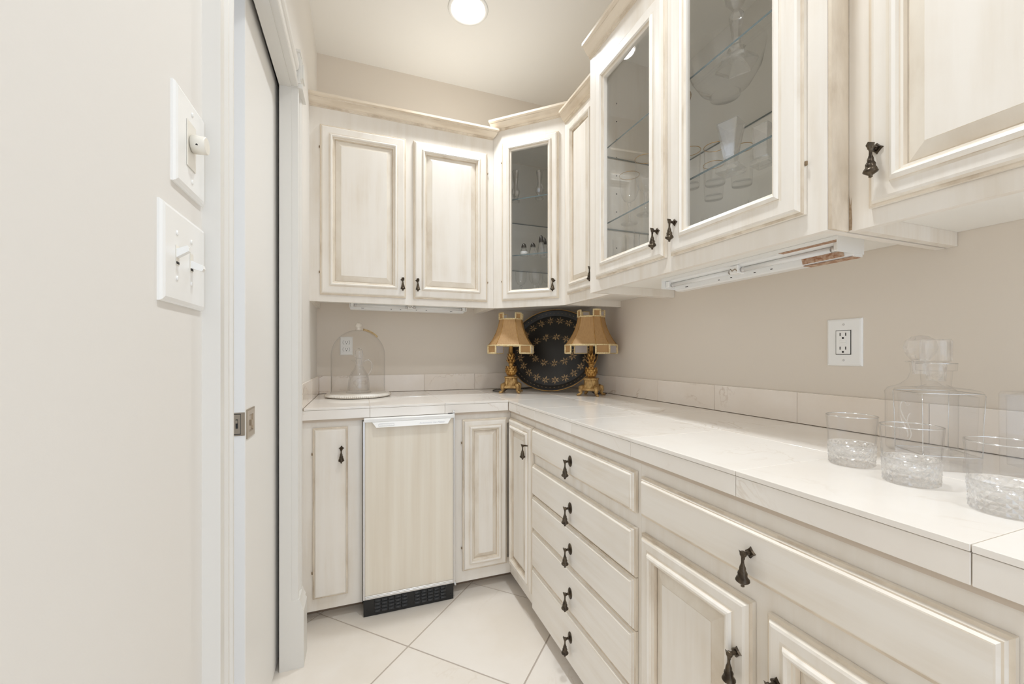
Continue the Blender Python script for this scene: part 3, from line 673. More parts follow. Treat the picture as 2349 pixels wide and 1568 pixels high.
for x in (0.026, 0.392):
    b = MB(); b.lathe([(0.0, 0.0), (0.004, 0.0), (0.003, 0.002), (0, 0.0025)], 10, (x, IY+0.008, 0.026), axis='y'); b.build('screw', 'black_plastic', gr)
b = MB(); b.lathe([(0, 0), (0.006, 0), (0.006, 0.010), (0.004, 0.012), (0.004, 0.018), (0, 0.018)], 12, (0.411, IY+0.000, 0.066)); b.build('hinge', 'chrome', im)
b = MB(); b.lathe([(0, 0), (0.007, 0), (0.007, 0.006), (0.0045, 0.008), (0.0045, 0.016), (0, 0.017)], 12, (0.404, IY-0.004, 0.862)); b.box((0.378, IY-0.003, 0.8655), (0.402, IY+0.003, 0.868), 1); b.build('hinge', ['chrome', 'dark_slot'], im)

# ------------------------------------------------------------------ under-cabinet light fixtures
def cab_light(loc, rz, label, L, rusty):
    t_ = thing('under_cabinet_light', loc, label, 'light fixture', 'under-cabinet light fixtures')
    # local: x along the fixture, -y faces the room, z down from the cabinet
    t_.rotation_euler = (0, 0, rz); O = Vector(loc)
    def bld(b, name, mats, parent=t_):
        o = b.build(name, mats, None); o.parent = parent
        if parent is not t_: o.location = o.location-parent.location
        return o
    W2 = 0.05; H = 0.046
    b = MB(); pr = [(-W2, 0.0), (-W2, -0.010), (-0.028, -0.010), (-0.020, -0.018), (0.006, -0.018), (0.014, -H+0.004), (0.020, -H), (W2, -H), (W2, 0.0)]
    n = len(pr); b.faces([(x, y, z) for x in (-L/2, L/2) for y, z in pr], [tuple(range(n)), tuple(range(n, 2*n))]+[(i, (i+1) % n, n+(i+1) % n, n+i) for i in range(n)])
    hs = bld(b, 'housing', 'fixture_white')
    for sx_ in (-1, 1):
        b = MB(); b.box((sx_*L/2, -W2-0.001, -0.040), (sx_*(L/2+0.003), W2+0.001, 0.0)); bld(b, 'end_cap', 'fixture_white')
        b = MB(); b.box((sx_*(L/2-0.018), -0.034, -0.034), (sx_*(L/2-0.001), -0.004, -0.0105), 0, 0.002); bld(b, 'socket', 'white_plastic')
        b = MB(); x0, x1 = (0.016, L/2-0.019) if sx_ > 0 else (-L/2+0.019, -0.016)
        P = [(x0, -0.018, -0.026), (x1, -0.018, -0.026)]; b.tube(P, 0.0075, 12)
        for xx in (x0, x1-0.012): b.tube([(xx, -0.018, -0.026), (xx+0.012, -0.018, -0.026)], 0.0080, 12, 1)
        bld(b, 'tube', ['tube_glass', 'aluminium'])
    b = MB(); b.box((-0.0155, -0.034, -0.037), (0.0155, -0.004, -0.0105), 0, 0.002); bld(b, 'socket', 'white_plastic')
    b = MB(); b.tube([(-0.012, -0.0345, -0.020), (-0.004, -0.036, -0.028), (0.006, -0.035, -0.022), (0.012, -0.0345, -0.030)], 0.0012, 6); bld(b, 'socket_wire', 'hinge_brass')
    for k, x in enumerate((-L*0.40, -L*0.16, -L*0.08, L*0.06, L*0.15, L*0.38)):
        b = MB(); s_ = 0.011 if k in (0, 5) else 0.0055
        b.faces([(x-s_, 0.0095, -0.0268), (x+s_, 0.0095, -0.0268), (x+s_*0.6, 0.0125, -0.038), (x-s_*0.6, 0.0125, -0.038), (x-s_, 0.012, -0.0268), (x+s_, 0.012, -0.0268), (x+s_*0.6, 0.015, -0.038), (x-s_*0.6, 0.015, -0.038)],
                [(0,1,2,3),(4,5,6,7),(0,1,5,4),(1,2,6,5),(2,3,7,6),(3,0,4,7)])
        bld(b, 'knockout', 'pewter')
    if rusty:
        b = MB(); b.box((L/2-0.15, -0.049, -0.0112), (L/2-0.002, -0.029, -0.0102)); b.box((L/2-0.125, 0.0158, -H-0.0012), (L/2-0.004, 0.049, -H-0.0002))
        P = [(x, y, z) for x in (L/2-0.125, L/2-0.02) for y, z in ((0.0048, -0.0192), (0.0128, -H+0.0035))]; b.poly([P[0], P[1], P[3], P[2]])
        bld(b, 'rust_patch', 'rust')
    return t_
cab_light((0.265, 2.405, UB+REC-0.0005), 0.0, 'white fluorescent fixture under the back wall cabinet, above the glass cloche', 0.64, False)
cab_light((1.150, 0.970, UB+REC-0.0005), -PI/2, 'white fluorescent fixture with a rusted end under the big glass cabinet', 0.62, True)

# ------------------------------------------------------------------ switches and outlets (local frames; u to the right seen from the room)
def plate_rings(b, u0, u1, z0, z1, th=0.0065):
    b.rings([rect(u0, u1, z0, z1, i, h) for i, h in ((0.0, 0.0), (0.0, 0.0025), (0.002, th-0.0015), (0.006, th), (0.012, th))], [0,0,0,0])
F_LEFT = lambda u, z, h: (XL+h, u, z)
def screw(T, u, z, h, parent, mat='white_plastic'):
    b = MB(); b.T = T; n = 10
    P = [(u+0.0035*math.cos(2*PI*k/n), z+0.0035*math.sin(2*PI*k/n), h) for k in range(n)]+[(u+0.0024*math.cos(2*PI*k/n), z+0.0024*math.sin(2*PI*k/n), h+0.0016) for k in range(n)]
    b.faces(P, [tuple(range(n)), tuple(range(n, 2*n))]+[(i, (i+1) % n, n+(i+1) % n, n+i) for i in range(n)]); b.build('screw', mat, parent)
s1 = thing('dimmer_switch', (XL, 0.711, 1.437), 'white dimmer wall plate with a round knob, upper plate on the left wall', 'light switch')
b = MB(); b.T = F_LEFT; plate_rings(b, 0.658, 0.7645, 1.370, 1.504); b.build('plate', 'white_plastic', s1)
b = MB(); b.T = F_LEFT; b.box((0.690, 1.405, 0.0067), (0.722, 1.470, 0.0078), 0, 0.0004); b.build('insert', 'ivory_plastic', s1)
b = MB(); cu, cz = 0.706, 1.441
n = 24; pr = [(0.0115, 0.0085), (0.0115, 0.0095), (0.0130, 0.0097), (0.0122, 0.0250), (0.0112, 0.0262), (0.0, 0.0264)]
P = [(XL+h, cu+r*math.cos(2*PI*k/n), cz+r*math.sin(2*PI*k/n)) for r, h in pr[:-1] for k in range(n)]
b.faces(P, [(i*n+k, i*n+(k+1) % n, (i+1)*n+(k+1) % n, (i+1)*n+k) for i in range(4) for k in range(n)], 0, True); b.faces(P, [tuple(range(4*n, 5*n)), tuple(range(n))], 0)
kn = b.build('knob', 'ivory_plastic', s1)
b = MB()
for a in (3.6, 4.9): b.lathe([(0, 0), (0.0018, 0), (0.0018, 0.002), (0, 0.002)], 8, (XL+0.017, cu+0.0118*math.cos(a), cz+0.0118*math.sin(a)))
b.build('set_screw_hole', 'dark_slot', kn)
for z in (1.3885, 1.4855): screw(F_LEFT, 0.7115, z, 0.0066, s1)
s2 = thing('light_switch', (XL, 0.692, 1.270), 'white double toggle switch plate, lower plate on the left wall', 'light switch')
b = MB(); b.T = F_LEFT; plate_rings(b, 0.620, 0.764, 1.207, 1.333); b.build('plate', 'white_plastic', s2)
for u, up in ((0.660, 1), (0.708, -1)):
    b = MB(); b.T = F_LEFT; b.box((u-0.0055, 1.258, 0.0066), (u+0.0055, 1.284, 0.0072)); b.box((u-0.0045, 1.2595, 0.0072), (u+0.0045, 1.2625, 0.0076), 1); b.build('toggle_slot', ['ivory_plastic', 'dark_slot'], s2)
    b = MB(); b.T = F_LEFT; zc = 1.271
    if up > 0: Q = [(zc-0.003, 0.0072), (zc+0.008, 0.0072), (zc+0.0135, 0.0185), (zc+0.0110, 0.0205), (zc+0.006, 0.0205)]
    else: Q = [(zc+0.003, 0.0072), (zc-0.008, 0.0072), (zc-0.0120, 0.0205), (zc-0.008, 0.0225), (zc-0.003, 0.0215)]
    n = 5; P = [(u-0.0042, z, h) for z, h in Q]+[(u+0.0042, z, h) for z, h in Q]
    b.faces(P, [tuple(range(n)), tuple(range(n, 2*n))]+[(i, (i+1) % n, n+(i+1) % n, n+i) for i in range(n)]); b.build('toggle', 'white_plastic', s2)
    for z in (1.241, 1.301): screw(F_LEFT, u, z, 0.0066, s2)
# GFCI outlet on the right wall
F_RW = frame(XR, 0, 0, -1)
o1 = thing('wall_outlet', (XR, 0.788, 1.175), 'white wall outlet with test buttons above the tumblers on the right wall', 'outlet', 'wall outlets')
b = MB(); b.T = F_RW; plate_rings(b, -0.8345, -0.7405, 1.105, 1.245); b.build('plate', 'white_plastic', o1)
b = MB(); b.T = F_RW; b.box((-0.8085, 1.139, 0.0066), (-0.7675, 1.211, 0.0072), 1); b.box((-0.807, 1.1405, 0.0072), (-0.769, 1.2095, 0.0090), 0, 0.0008); rc = b.build('receptacle', ['white_plastic', 'pewter'], o1)
for zc in (1.155, 1.196):
    for (u, z, w_, h_) in ((-0.7955, zc+0.003, 0.0012, 0.0045), (-0.7805, zc+0.003, 0.0012, 0.0045), (-0.788, zc-0.008, 0.0026, 0.0026)):
        b = MB(); b.T = F_RW; b.box((u-w_, z-h_, 0.0090), (u+w_, z+h_, 0.0094)); b.build('slot', 'dark_slot', rc)
for z in (1.1705, 1.1785):
    b = MB(); b.T = F_RW; b.box((-0.7965, z-0.0032, 0.0090), (-0.7795, z+0.0032, 0.0104), 0, 0.0005); b.build('test_button', 'white_plastic', rc)
for z in (1.122, 1.228): screw(F_RW, -0.788, z, 0.0066, o1, 'aluminium')
# duplex outlet on the back wall
F_BW = frame(0, YB, 1, 0)
o2 = thing('wall_outlet', (-0.079, YB, 1.188), 'white duplex wall outlet behind the glass cloche on the back wall', 'outlet', 'wall outlets')
b = MB(); b.T = F_BW; plate_rings(b, -0.114, -0.044, 1.134, 1.242); b.build('plate', 'white_plastic', o2)
for zc in (1.168, 1.208):
    b = MB(); b.T = F_BW; n = 20
    def duplex(rad): return [(-0.079+rad*math.cos(2*PI*k/n)*1.12, zc+max(-0.0125, min(0.0125, rad*math.sin(2*PI*k/n)))) for k in range(n)]
    P = [(u, z, 0.0066) for u, z in duplex(0.0165)]+[(u, z, 0.0086) for u, z in duplex(0.0165)]
    b.faces(P, [tuple(range(n)), tuple(range(n, 2*n))]+[(i, (i+1) % n, n+(i+1) % n, n+i) for i in range(n)])
    Q = [(u, z, 0.00665) for u, z in duplex(0.0178)]; b.poly(Q, 1)
    rc = b.build('receptacle', ['white_plastic', 'pewter'], o2)
    for (u, z, w_, h_) in ((-0.0855, zc+0.003, 0.0011, 0.0045), (-0.0725, zc+0.003, 0.0011, 0.0045), (-0.079, zc-0.0075, 0.0024, 0.0024)):
        b = MB(); b.T = F_BW; b.box((u-w_, z-h_, 0.0086), (u+w_, z+h_, 0.0090)); b.build('slot', 'dark_slot', rc)
screw(F_BW, -0.079, 1.188, 0.0066, o2)

# ------------------------------------------------------------------ table lamps
def lamp(loc, rz, label):
    t_ = thing('table_lamp', loc, label, 'lamp', 'pair of gilt table lamps', rz)
    def bld(b, name, mats, parent=t_):
        o = b.build(name, mats, None); o.parent = parent
        if parent is not t_: o.location = o.location-parent.location
        return o
    # pedestal: square tapering block with a cartouche on each face
    b = MB()
    def sq(r, z, ch=0.25):
        c_ = r*ch; return [(-r+c_, -r, z), (r-c_, -r, z), (r, -r+c_, z), (r, r-c_, z), (r-c_, r, z), (-r+c_, r, z), (-r, r-c_, z), (-r, -r+c_, z)]
    lev = [(0.038, 0.026), (0.046, 0.030), (0.046, 0.040), (0.037, 0.050), (0.032, 0.070), (0.031, 0.084), (0.036, 0.088), (0.036, 0.094), (0.024, 0.098), (0.016, 0.101)]
    P = []
    for r, z in lev: P += sq(r, z)
    F = [tuple(range(8))[::-1], tuple(range(len(P)-8, len(P)))]
    for i in range(len(lev)-1): F += [(i*8+k, i*8+(k+1) % 8, (i+1)*8+(k+1) % 8, (i+1)*8+k) for k in range(8)]
    b.faces(P, F)
    ped = bld(b, 'pedestal', 'antique_gold_pale')
    for k in range(4):
        R = Matrix.Rotation(k*PI/2, 3, 'Z')
        b = MB(); n = 12; P = []
        for sc_, dy in ((1.0, 0.0), (0.86, -0.004), (0.62, -0.002), (0.4, -0.0045)):
            for q in range(n):
                a = 2*PI*q/n; z = 0.064+0.028*sc_*math.sin(a); x = 0.019*sc_*math.cos(a); yb = -0.0325-0.010*max(0, (0.064-z)/0.028)
                P.append(tuple(R @ Vector((x, yb+dy, z))))
        F = [tuple(range(3*n, 4*n))]
        for i in range(3): F += [(i*n+q, i*n+(q+1) % n, (i+1)*n+(q+1) % n, (i+1)*n+q) for q in range(n)]
        b.faces(P, F, 0, True); bld(b, 'cartouche', 'antique_gold_pale', ped)
        Rd = Matrix.Rotation(k*PI/2+PI/4, 3, 'Z')
        b = MB(); pts = [Rd @ Vector(p) for p in ((0, -0.046, 0.050), (0, -0.062, 0.044), (0, -0.064, 0.028), (0, -0.060, 0.016), (0, -0.068, 0.008), (0, -0.084, 0.0055))]
        b.tube(pts, [0.013, 0.014, 0.011, 0.0085, 0.0080, 0.0055], 8); bld(b, 'foot', 'antique_gold_pale')
    # pineapple body with overlapping scales
    def scale(b, ang, r0, z0, r1, z1, w_, tk):
        ca, sa = math.cos(ang), math.sin(ang)
        def pt(r, s_, z): return (ca*r-sa*s_, sa*r+ca*s_, z)
        rm, zm = (r0+r1)/2+tk, (z0+z1)/2
        b.faces([pt(r0, 0, z0), pt(rm-tk*0.8, -w_, zm), pt(rm, 0, zm), pt(rm-tk*0.8, w_, zm), pt(r1, 0, z1), pt(rm-tk*2, 0, zm)], [(0,1,2),(0,2,3),(1,4,2),(3,2,4),(0,5,1),(0,3,5),(1,5,4),(3,4,5)])
    b = MB(); b.lathe([(0.013, 0.100), (0.024, 0.106), (0.030, 0.120), (0.030, 0.136), (0.024, 0.148), (0.015, 0.155), (0.012, 0.160), (0.015, 0.166), (0.015, 0.172), (0.011, 0.178)], 16)
    fr_ = bld(b, 'fruit', 'antique_gold')
    b = MB()
    for row in range(4):
        z = 0.106+row*0.0125; rr = (0.026, 0.031, 0.032, 0.029)[row]
        for k in range(10): scale(b, 2*PI*(k+0.5*(row % 2))/10, rr-0.004, z-0.006, rr+0.003, z+0.015, 0.0085, 0.004)
    o = bld(b, 'scales', 'antique_gold', fr_)
    b = MB()
    for row, (z, r0, r1, hh, nn) in enumerate(((0.172, 0.012, 0.033, 0.026, 8), (0.188, 0.011, 0.030, 0.028, 8), (0.203, 0.010, 0.026, 0.030, 7))):
        for k in range(nn): scale(b, 2*PI*(k+0.5*(row % 2))/nn, r0-0.002, z-0.006, r1, z+hh, 0.0075, 0.003)
    b.lathe([(0.011, 0.17), (0.011, 0.22)], 12)
    bld(b, 'leaf_crown', 'antique_gold')
    b = MB(); b.lathe([(0.0, 0.21), (0.0105, 0.21), (0.0105, 0.285), (0.014, 0.287), (0.014, 0.315), (0.0, 0.317)], 16); bld(b, 'candle_tube', 'antique_gold')
    # shade: eight-sided bell, narrow corner panels taller than the wide ones
    def apo(t): return 0.062+0.060*(0.25*t+0.75*t**2.1)       # t 0 top .. 1 bottom
    def ring(t, off=0.0):
        a = apo(t)+off; c_ = a*0.56
        return [Vector(p) for p in ((-c_, -a, 0), (c_, -a, 0), (a, -c_, 0), (a, c_, 0), (c_, a, 0), (-c_, a, 0), (-a, c_, 0), (-a, -c_, 0))]
    Z1, Z0 = 0.430, 0.276; NS = 8
    def zt(t): return Z1+(Z0-Z1)*t
    def panel_pts(k, off):
        corner = (k % 2 == 1); ts = [i/NS for i in range(NS+1)]; rows = []
        if corner: rows.append((0.0, Z1+0.034))
        rows += [(t_v, zt(t_v)) for t_v in ts]
        if corner: rows.append((1.0, Z0-0.044))
        out = []
        for t_v, z in rows:
            r = ring(t_v, off); p, q = r[k], r[(k+1) % 8]; out.append((Vector((p.x, p.y, z)), Vector((q.x, q.y, z))))
        return out
    b = MB(); b2 = MB()
    for k in range(8):
        rows = panel_pts(k, 0.0); rin = panel_pts(k, -0.002)
        for (p, q), (p2, q2) in zip(rows[:-1], rows[1:]): b.poly([tuple(p), tuple(q), tuple(q2), tuple(p2)])
        for (p, q), (p2, q2) in zip(rin[:-1], rin[1:]): b2.poly([tuple(p), tuple(q), tuple(q2), tuple(p2)])
    sh = bld(b, 'shade', 'silk_shade'); bld(b2, 'shade_lining', 'shade_lining', sh)
    for z_end, tt, dz in ((Z1, 0.0, 0.034), (Z0, 1.0, -0.044)):
        b = MB(); r = ring(tt, 0.0015); path = []
        for k in range(8):
            p, q = r[k], r[(k+1) % 8]; e = dz if k % 2 == 1 else 0.0
            path += [(p.x, p.y, z_end+e), (q.x, q.y, z_end+e)]
        pp = [Vector(p) for p in path]; dense = []
        for i in range(len(pp)):
            a_, b_ = pp[i], pp[(i+1) % len(pp)]; m = max(1, int((b_-a_).length/0.012))
            dense += [tuple(a_.lerp(b_, j/m)) for j in range(m)]
        b.tube(dense, 0.0050, 6, 0, True); bld(b, 'braid', 'braid', sh)
        b = MB(); b.tube([(p.x, p.y, z_end) for k in range(8) for p in (r[k],)], 0.0038, 6, 0, True); bld(b, 'braid', 'braid', sh)
    b = MB()
    for k in range(8):
        b.tube([(ring(i/NS, 0.0012)[k].x, ring(i/NS, 0.0012)[k].y, zt(i/NS)) for i in range(NS+1)], 0.0013, 5)
    bld(b, 'seam_piping', 'antique_gold', sh)
    b = MB(); b.tube([(-0.058, 0.0, 0.425), (0.058, 0.0, 0.425)], 0.0012, 6); b.tube([(0, -0.058, 0.425), (0, 0.058, 0.425)], 0.0012, 6); b.tube([(0, 0, 0.316), (0, 0, 0.43)], 0.002, 6); bld(b, 'harp', 'gold_edge')
    return t_
LAMP_L = lamp((0.831, 2.250, CT), math.radians(-29), 'gilt pineapple lamp with a tan silk shade, left of the round black tray')
LAMP_R = lamp((1.183, 1.936, CT), math.radians(-51), 'gilt pineapple lamp with a tan silk shade, right of the round black tray')
cdv = MB()
def smooth_path(pts, n=8):
    P = [Vector(p) for p in pts]; out = []
    for i in range(len(P)-1):
        p0, p1, p2, p3 = P[max(i-1, 0)], P[i], P[i+1], P[min(i+2, len(P)-1)]
        for j in range(n):
            t_ = j/n; out.append(0.5*((2*p1)+(-p0+p2)*t_+(2*p0-5*p1+4*p2-p3)*t_*t_+(-p0+3*p1-3*p2+p3)*t_**3))
    return out+[P[-1]]
cdv.tube(smooth_path([(0.831, 2.27, CT+0.027), (0.80, 2.31, CT+0.006), (0.76, 2.34, CT+0.0035), (0.775, 2.41, CT+0.0035), (0.87, 2.455, CT+0.0035), (0.93, 2.44, CT+0.0035), (1.02, 2.46, CT+0.0035), (1.10, 2.49, CT+0.0035)]), 0.0026, 8)
def keep_parent(o, p):
    bpy.context.view_layer.update(); o.parent = p; o.matrix_parent_inverse = p.matrix_world.inverted()
keep_parent(cdv.build('cord', 'black_cord'), LAMP_L)
cdv = MB(); cdv.tube(smooth_path([(1.20, 1.955, CT+0.024), (1.235, 1.985, CT+0.005), (1.285, 1.97, CT+0.0035), (1.315, 2.00, CT+0.0035), (1.31, 2.15, CT+0.0035)]), 0.0026, 8)
keep_parent(cdv.build('cord', 'black_cord'), LAMP_R)

# ------------------------------------------------------------------ oval toleware tray leaning in the corner
TA, TB, TILT = 0.283, 0.258, math.radians(16)
tdir = Vector((-math.sin(math.radians(42)), -math.cos(math.radians(42)), 0)); tu = Vector((tdir.y*-1, tdir.x, 0)); tu = Vector((-tdir.y, tdir.x, 0))
tup = (Vector((0, 0, 1))*math.cos(TILT)-tdir*math.sin(TILT)).normalized(); tn = tu.cross(tup); 
if tn.dot(tdir) < 0: tu = -tu; tn = tu.cross(tup)
TC0 = Vector((1.052, 2.19, CT+0.004)); TCEN = TC0+tup*TB
tray_T = lambda x, y, h: tuple(TCEN+tu*x+tup*y+tn*h)
tr_ = thing('tray', tuple(TC0), 'oval black lacquer tray painted with gold leaf garlands, leaning in the corner', 'tray')
SEG = 72
def oval(b, prof, mi=0, smooth=True):
    P = [(TA*f*math.cos(2*PI*k/SEG), (TA*f-(TA-TB))*math.sin(2*PI*k/SEG), h) for f, h in prof for k in range(SEG)]
    F = [(i*SEG+k, i*SEG+(k+1) % SEG, (i+1)*SEG+(k+1) % SEG, (i+1)*SEG+k) for i in range(len(prof)-1) for k in range(SEG)]
    b.faces(P, F, mi, smooth); return P
b = MB(); b.T = tray_T
prof = [(0.995, 0.0175), (0.97, 0.016), (0.90, 0.005), (0.875, 0.002), (0.86, 0.0), (0.86, -0.003), (0.90, 0.0015), (0.97, 0.0125), (0.995, 0.0150), (0.995, 0.0175)]
P = oval(b, prof); b.faces(P, [tuple(range(4*SEG, 5*SEG)), tuple(range(5*SEG, 6*SEG))])
b.build('dish', 'black_lacquer', tr_)
b = MB(); b.T = tray_T; b.tube([(TA*0.9965*math.cos(2*PI*k/SEG), (TB-TA*0.0035)*math.sin(2*PI*k/SEG), 0.0165) for k in range(SEG)], 0.0022, 6, 0, True); b.build('gold_rim', 'gold_edge', tr_)
def leaf(b, cx, cy, ang, L, W_, h):
    ca, sa = math.cos(ang), math.sin(ang)
    q = [(0, 0), (L*0.35, W_), (L*0.7, W_*0.7), (L, 0), (L*0.7, -W_*0.7), (L*0.35, -W_)]
    b.poly([(cx+ca*x-sa*y, cy+sa*x+ca*y, h) for x, y in q])
rg = random.Random(3)
def garland(a, bb, n, skip=()):
    b = MB(); b.T = tray_T
    for k in range(n):
        th = 2*PI*k/n; x, y = a*math.cos(th), bb*math.sin(th); tang = math.atan2(bb*math.cos(th), -a*math.sin(th))
        for d_ in (0.5, 1.5, -0.6, -1.6, 2.5, -2.5): leaf(b, x+0.003*math.cos(tang+d_), y+0.003*math.sin(tang+d_), tang+d_+rg.uniform(-.2, .2), rg.uniform(0.018, 0.027), rg.uniform(0.0032, 0.0048), 0.0006)
        for j in range(1, 9):
            th2 = th+2*PI/n*j/9; x2, y2 = a*math.cos(th2), bb*math.sin(th2); w_ = 0.0016 if j % 2 else 0.0024
            oy = 0.0035*math.sin(j*2.1)
            leaf(b, x2+oy*math.cos(th2), y2+oy*math.sin(th2), tang+rg.uniform(-1, 1), 0.0055, w_, 0.0006)
    return b
garland(TA*0.755, TB*0.735, 22).build('leaf_garland', 'gold_paint', tr_)
garland(TA*0.50, TB*0.33, 13).build('leaf_garland', 'gold_paint', tr_)
b = MB(); b.T = tray_T
for k in range(64):
    th = 2*PI*k/64; f = 0.925; x, y = TA*f*math.cos(th), (TA*f-(TA-TB))*math.sin(th); tang = math.atan2(TB*math.cos(th), -TA*math.sin(th))
    leaf(b, x, y, tang, 0.012, 0.0012, 0.0098)
b.build('rim_dashes', 'gold_paint', tr_)

# ------------------------------------------------------------------ cloche, its board and the cruet under it
BX, BY = -0.012, 2.335
bd = thing('round_board', (BX, BY, CT), 'round white board with a beaded rim under the glass cloche', 'serving board')
b = MB(); b.lathe([(0.0, 0.001), (0.150, 0.001), (0.160, 0.004), (0.163, 0.010), (0.162, 0.015), (0.158, 0.019), (0.0, 0.019)], 64, (BX, BY, CT)); b.build('board', 'white_enamel', bd)
b = MB()
for k in range(110):
    a = 2*PI*k/110; cx, cy = BX+0.1635*math.cos(a), BY+0.1635*math.sin(a)
    b.lathe([(0.0, -0.0052), (0.0040, -0.0030), (0.0050, 0.0), (0.0040, 0.0030), (0.0, 0.0052)], 6, (cx, cy, CT+0.0098))
ob = b.build('beaded_rim', 'white_enamel', bd); ob['kind'] = 'stuff'
BZt = CT+0.0195
dm = thing('glass_cloche', (BX, BY, BZt), 'tall clear glass cloche with a white knob on the round board', 'cloche')
DR = 0.136; dome = [(DR+0.003, 0.0), (DR+0.003, 0.004), (DR, 0.008), (DR, 0.20)]+[(DR*math.cos(a), 0.20+0.137*math.sin(a)) for a in [i*PI/2/12 for i in range(1, 13)]]
dome[-1] = (0.004, 0.337)
b = MB(); b.shell(dome, 64, (BX, BY, BZt)); b.build('dome', 'cloche_glass', dm)
b = MB(); b.lathe([(0.0, 0.336), (0.012, 0.336), (0.013, 0.345), (0.010, 0.348), (0.015, 0.353), (0.0175, 0.361), (0.015, 0.370), (0.008, 0.376), (0.0, 0.377)], 20, (BX, BY, BZt)); b.build('knob', 'white_enamel', dm)
b = MB()
for k in range(6):
    a0 = rg.uniform(-0.5, 0.15); pts = []
    for i in range(10):
        s_ = 0.02+0.009*i; ph = s_/DR*1.05; rr = DR*math.sin(min(ph, 1.5))+0.003; z = 0.20+0.137*math.cos(min(ph, 1.5))+0.004+0.004*math.sin(i*1.1+k)
        pts.append((BX+rr*math.cos(a0+0.04*math.sin(i+k)), BY+rr*math.sin(a0+0.04*math.sin(i+k)), BZt+z))
    b.tube(pts, 0.0019, 5)
b.build('raffia_tie', 'raffia', dm)
cr = thing('cruet', (BX+0.002, BY-0.005, BZt), 'fluted clear glass cruet with a handle and ball stopper inside the cloche', 'cruet')
cx, cy = BX+0.002, BY-0.005
flute = lambda r, z, a: r*(1+0.018*math.cos(20*a)) if 0.012 < z < 0.135 else (r*(1+0.35*max(0, math.cos(a-PI))**6) if z > 0.162 else r)
b = MB(); b.shell([(0.0, 0.001), (0.062, 0.001), (0.063, 0.007), (0.056, 0.012), (0.054, 0.030), (0.051, 0.065), (0.046, 0.092), (0.036, 0.112), (0.025, 0.128), (0.020, 0.145), (0.020, 0.160), (0.026, 0.170), (0.030, 0.176)], 60, (cx, cy, BZt), fn=flute)
b.shell([(0.0, 0.010), (0.050, 0.012), (0.049, 0.032), (0.046, 0.064), (0.041, 0.090), (0.032, 0.109), (0.021, 0.126), (0.016, 0.145)], 60, (cx, cy, BZt)); b.build('body', 'blown_glass', cr)
b = MB(); b.tube(smooth_path([(cx+0.022, cy, BZt+0.166), (cx+0.045, cy, BZt+0.176), (cx+0.062, cy, BZt+0.165), (cx+0.066, cy, BZt+0.14), (cx+0.060, cy, BZt+0.115), (cx+0.047, cy, BZt+0.097), (cx+0.040, cy, BZt+0.098)]), 0.0042, 10); b.build('handle', 'crystal', cr)
facet = lambda r, z, a: r*(1+0.05*math.cos(8*a))
b = MB(); b.lathe([(0.0, 0.150), (0.012, 0.150), (0.015, 0.172), (0.012, 0.182), (0.018, 0.192), (0.021, 0.208), (0.019, 0.224), (0.012, 0.236), (0.0, 0.240)], 16, (cx, cy, BZt), smooth=False, fn=facet); b.build('stopper', 'crystal', cr)

# ------------------------------------------------------------------ cut crystal tumblers and decanters on the worktop
def tumbler_parts():
    H_ = 0.100; zs = [0.004+0.036*i/18 for i in range(19)]; out = []
    def keep(b, mat):
        o = b.build('glass', mat, None, (0, 0, 0)); out.append(o.data); bpy.data.objects.remove(o)
    b = MB(); NA, NR = 22, 7; dz = 0.0372/(NR-1); zz = lambda k: 0.003+dz*k; rr_ = lambda z: 0.0376+0.0018*(z/0.04)
    def node(k, i, d_):
        a = 2*PI*(i+0.5*(k % 2))/NA; r = rr_(zz(k))+d_; return (r*math.cos(a), r*math.sin(a), zz(k))
    for k in range(NR):
        for i in range(NA):
            C_ = node(k, i, 0.0006)
            L2 = 2*PI*(i+0.5*(k % 2)-0.5)/NA; R2 = 2*PI*(i+0.5*(k % 2)+0.5)/NA
            def pp(a, z, d_): r = rr_(z)+d_; return (r*math.cos(a), r*math.sin(a), z)
            am = (L2+R2)/2; z = zz(k); W_, E_ = pp(L2, z, -0.0010), pp(R2, z, -0.0010)
            N_ = pp(am, z+dz, -0.0010) if k < NR-1 else None; S_ = pp(am, z-dz, -0.0010) if k > 0 else None
            if N_: b.faces([W_, E_, N_, C_], [(1,2,3),(2,0,3)])
            if S_: b.faces([W_, E_, S_, C_], [(0,2,3),(2,1,3)])
            if k == 0: b.faces([W_, C_, E_, pp(L2, 0.0, -0.0030), pp(R2, 0.0, -0.0030)], [(0,1,3),(1,4,3),(1,2,4)]); b.faces([pp(L2, 0.0, -0.0030), pp(R2, 0.0, -0.0030), (0, 0, 0)], [(0,1,2)])
            if k == NR-1: b.faces([W_, C_, E_, pp(L2, 0.0425, 0.0008), pp(R2, 0.0425, 0.0008)], [(0,1,3),(1,4,3),(1,2,4)])
    b.lathe([(0.0403, 0.0425), (0.0384, 0.0445), (0.0370, 0.0445), (0.034, 0.030), (0.028, 0.018), (0.0, 0.014)], NA*2)
    b.f.pop() if len(b.f[-1]) > 4 else None; b.m = b.m[:len(b.f)]; b.sm = b.sm[:len(b.f)]
    keep(b, 'crystal_heavy')
    b = MB(); fl = lambda r, z, a: r-0.0007*abs(math.sin(11*a)) if r > 0.0384 and z < 0.062 else r
    b.shell([(0.0386, 0.0447), (0.0392, 0.050), (0.0398, 0.062), (0.0412, 0.085), (0.0424, H_)], 88, fn=fl); b.shell([(0.0371, 0.0447), (0.0380, 0.060), (0.0396, 0.085), (0.0408, H_)], 48); keep(b, 'clear_wall')
    b = MB(); b.tube([(0.0416*math.cos(2*PI*k/64), 0.0416*math.sin(2*PI*k/64), H_) for k in range(64)], 0.0010, 8, 0, True); keep(b, 'glass_rim')
    return out
TG, TW, TR = tumbler_parts()
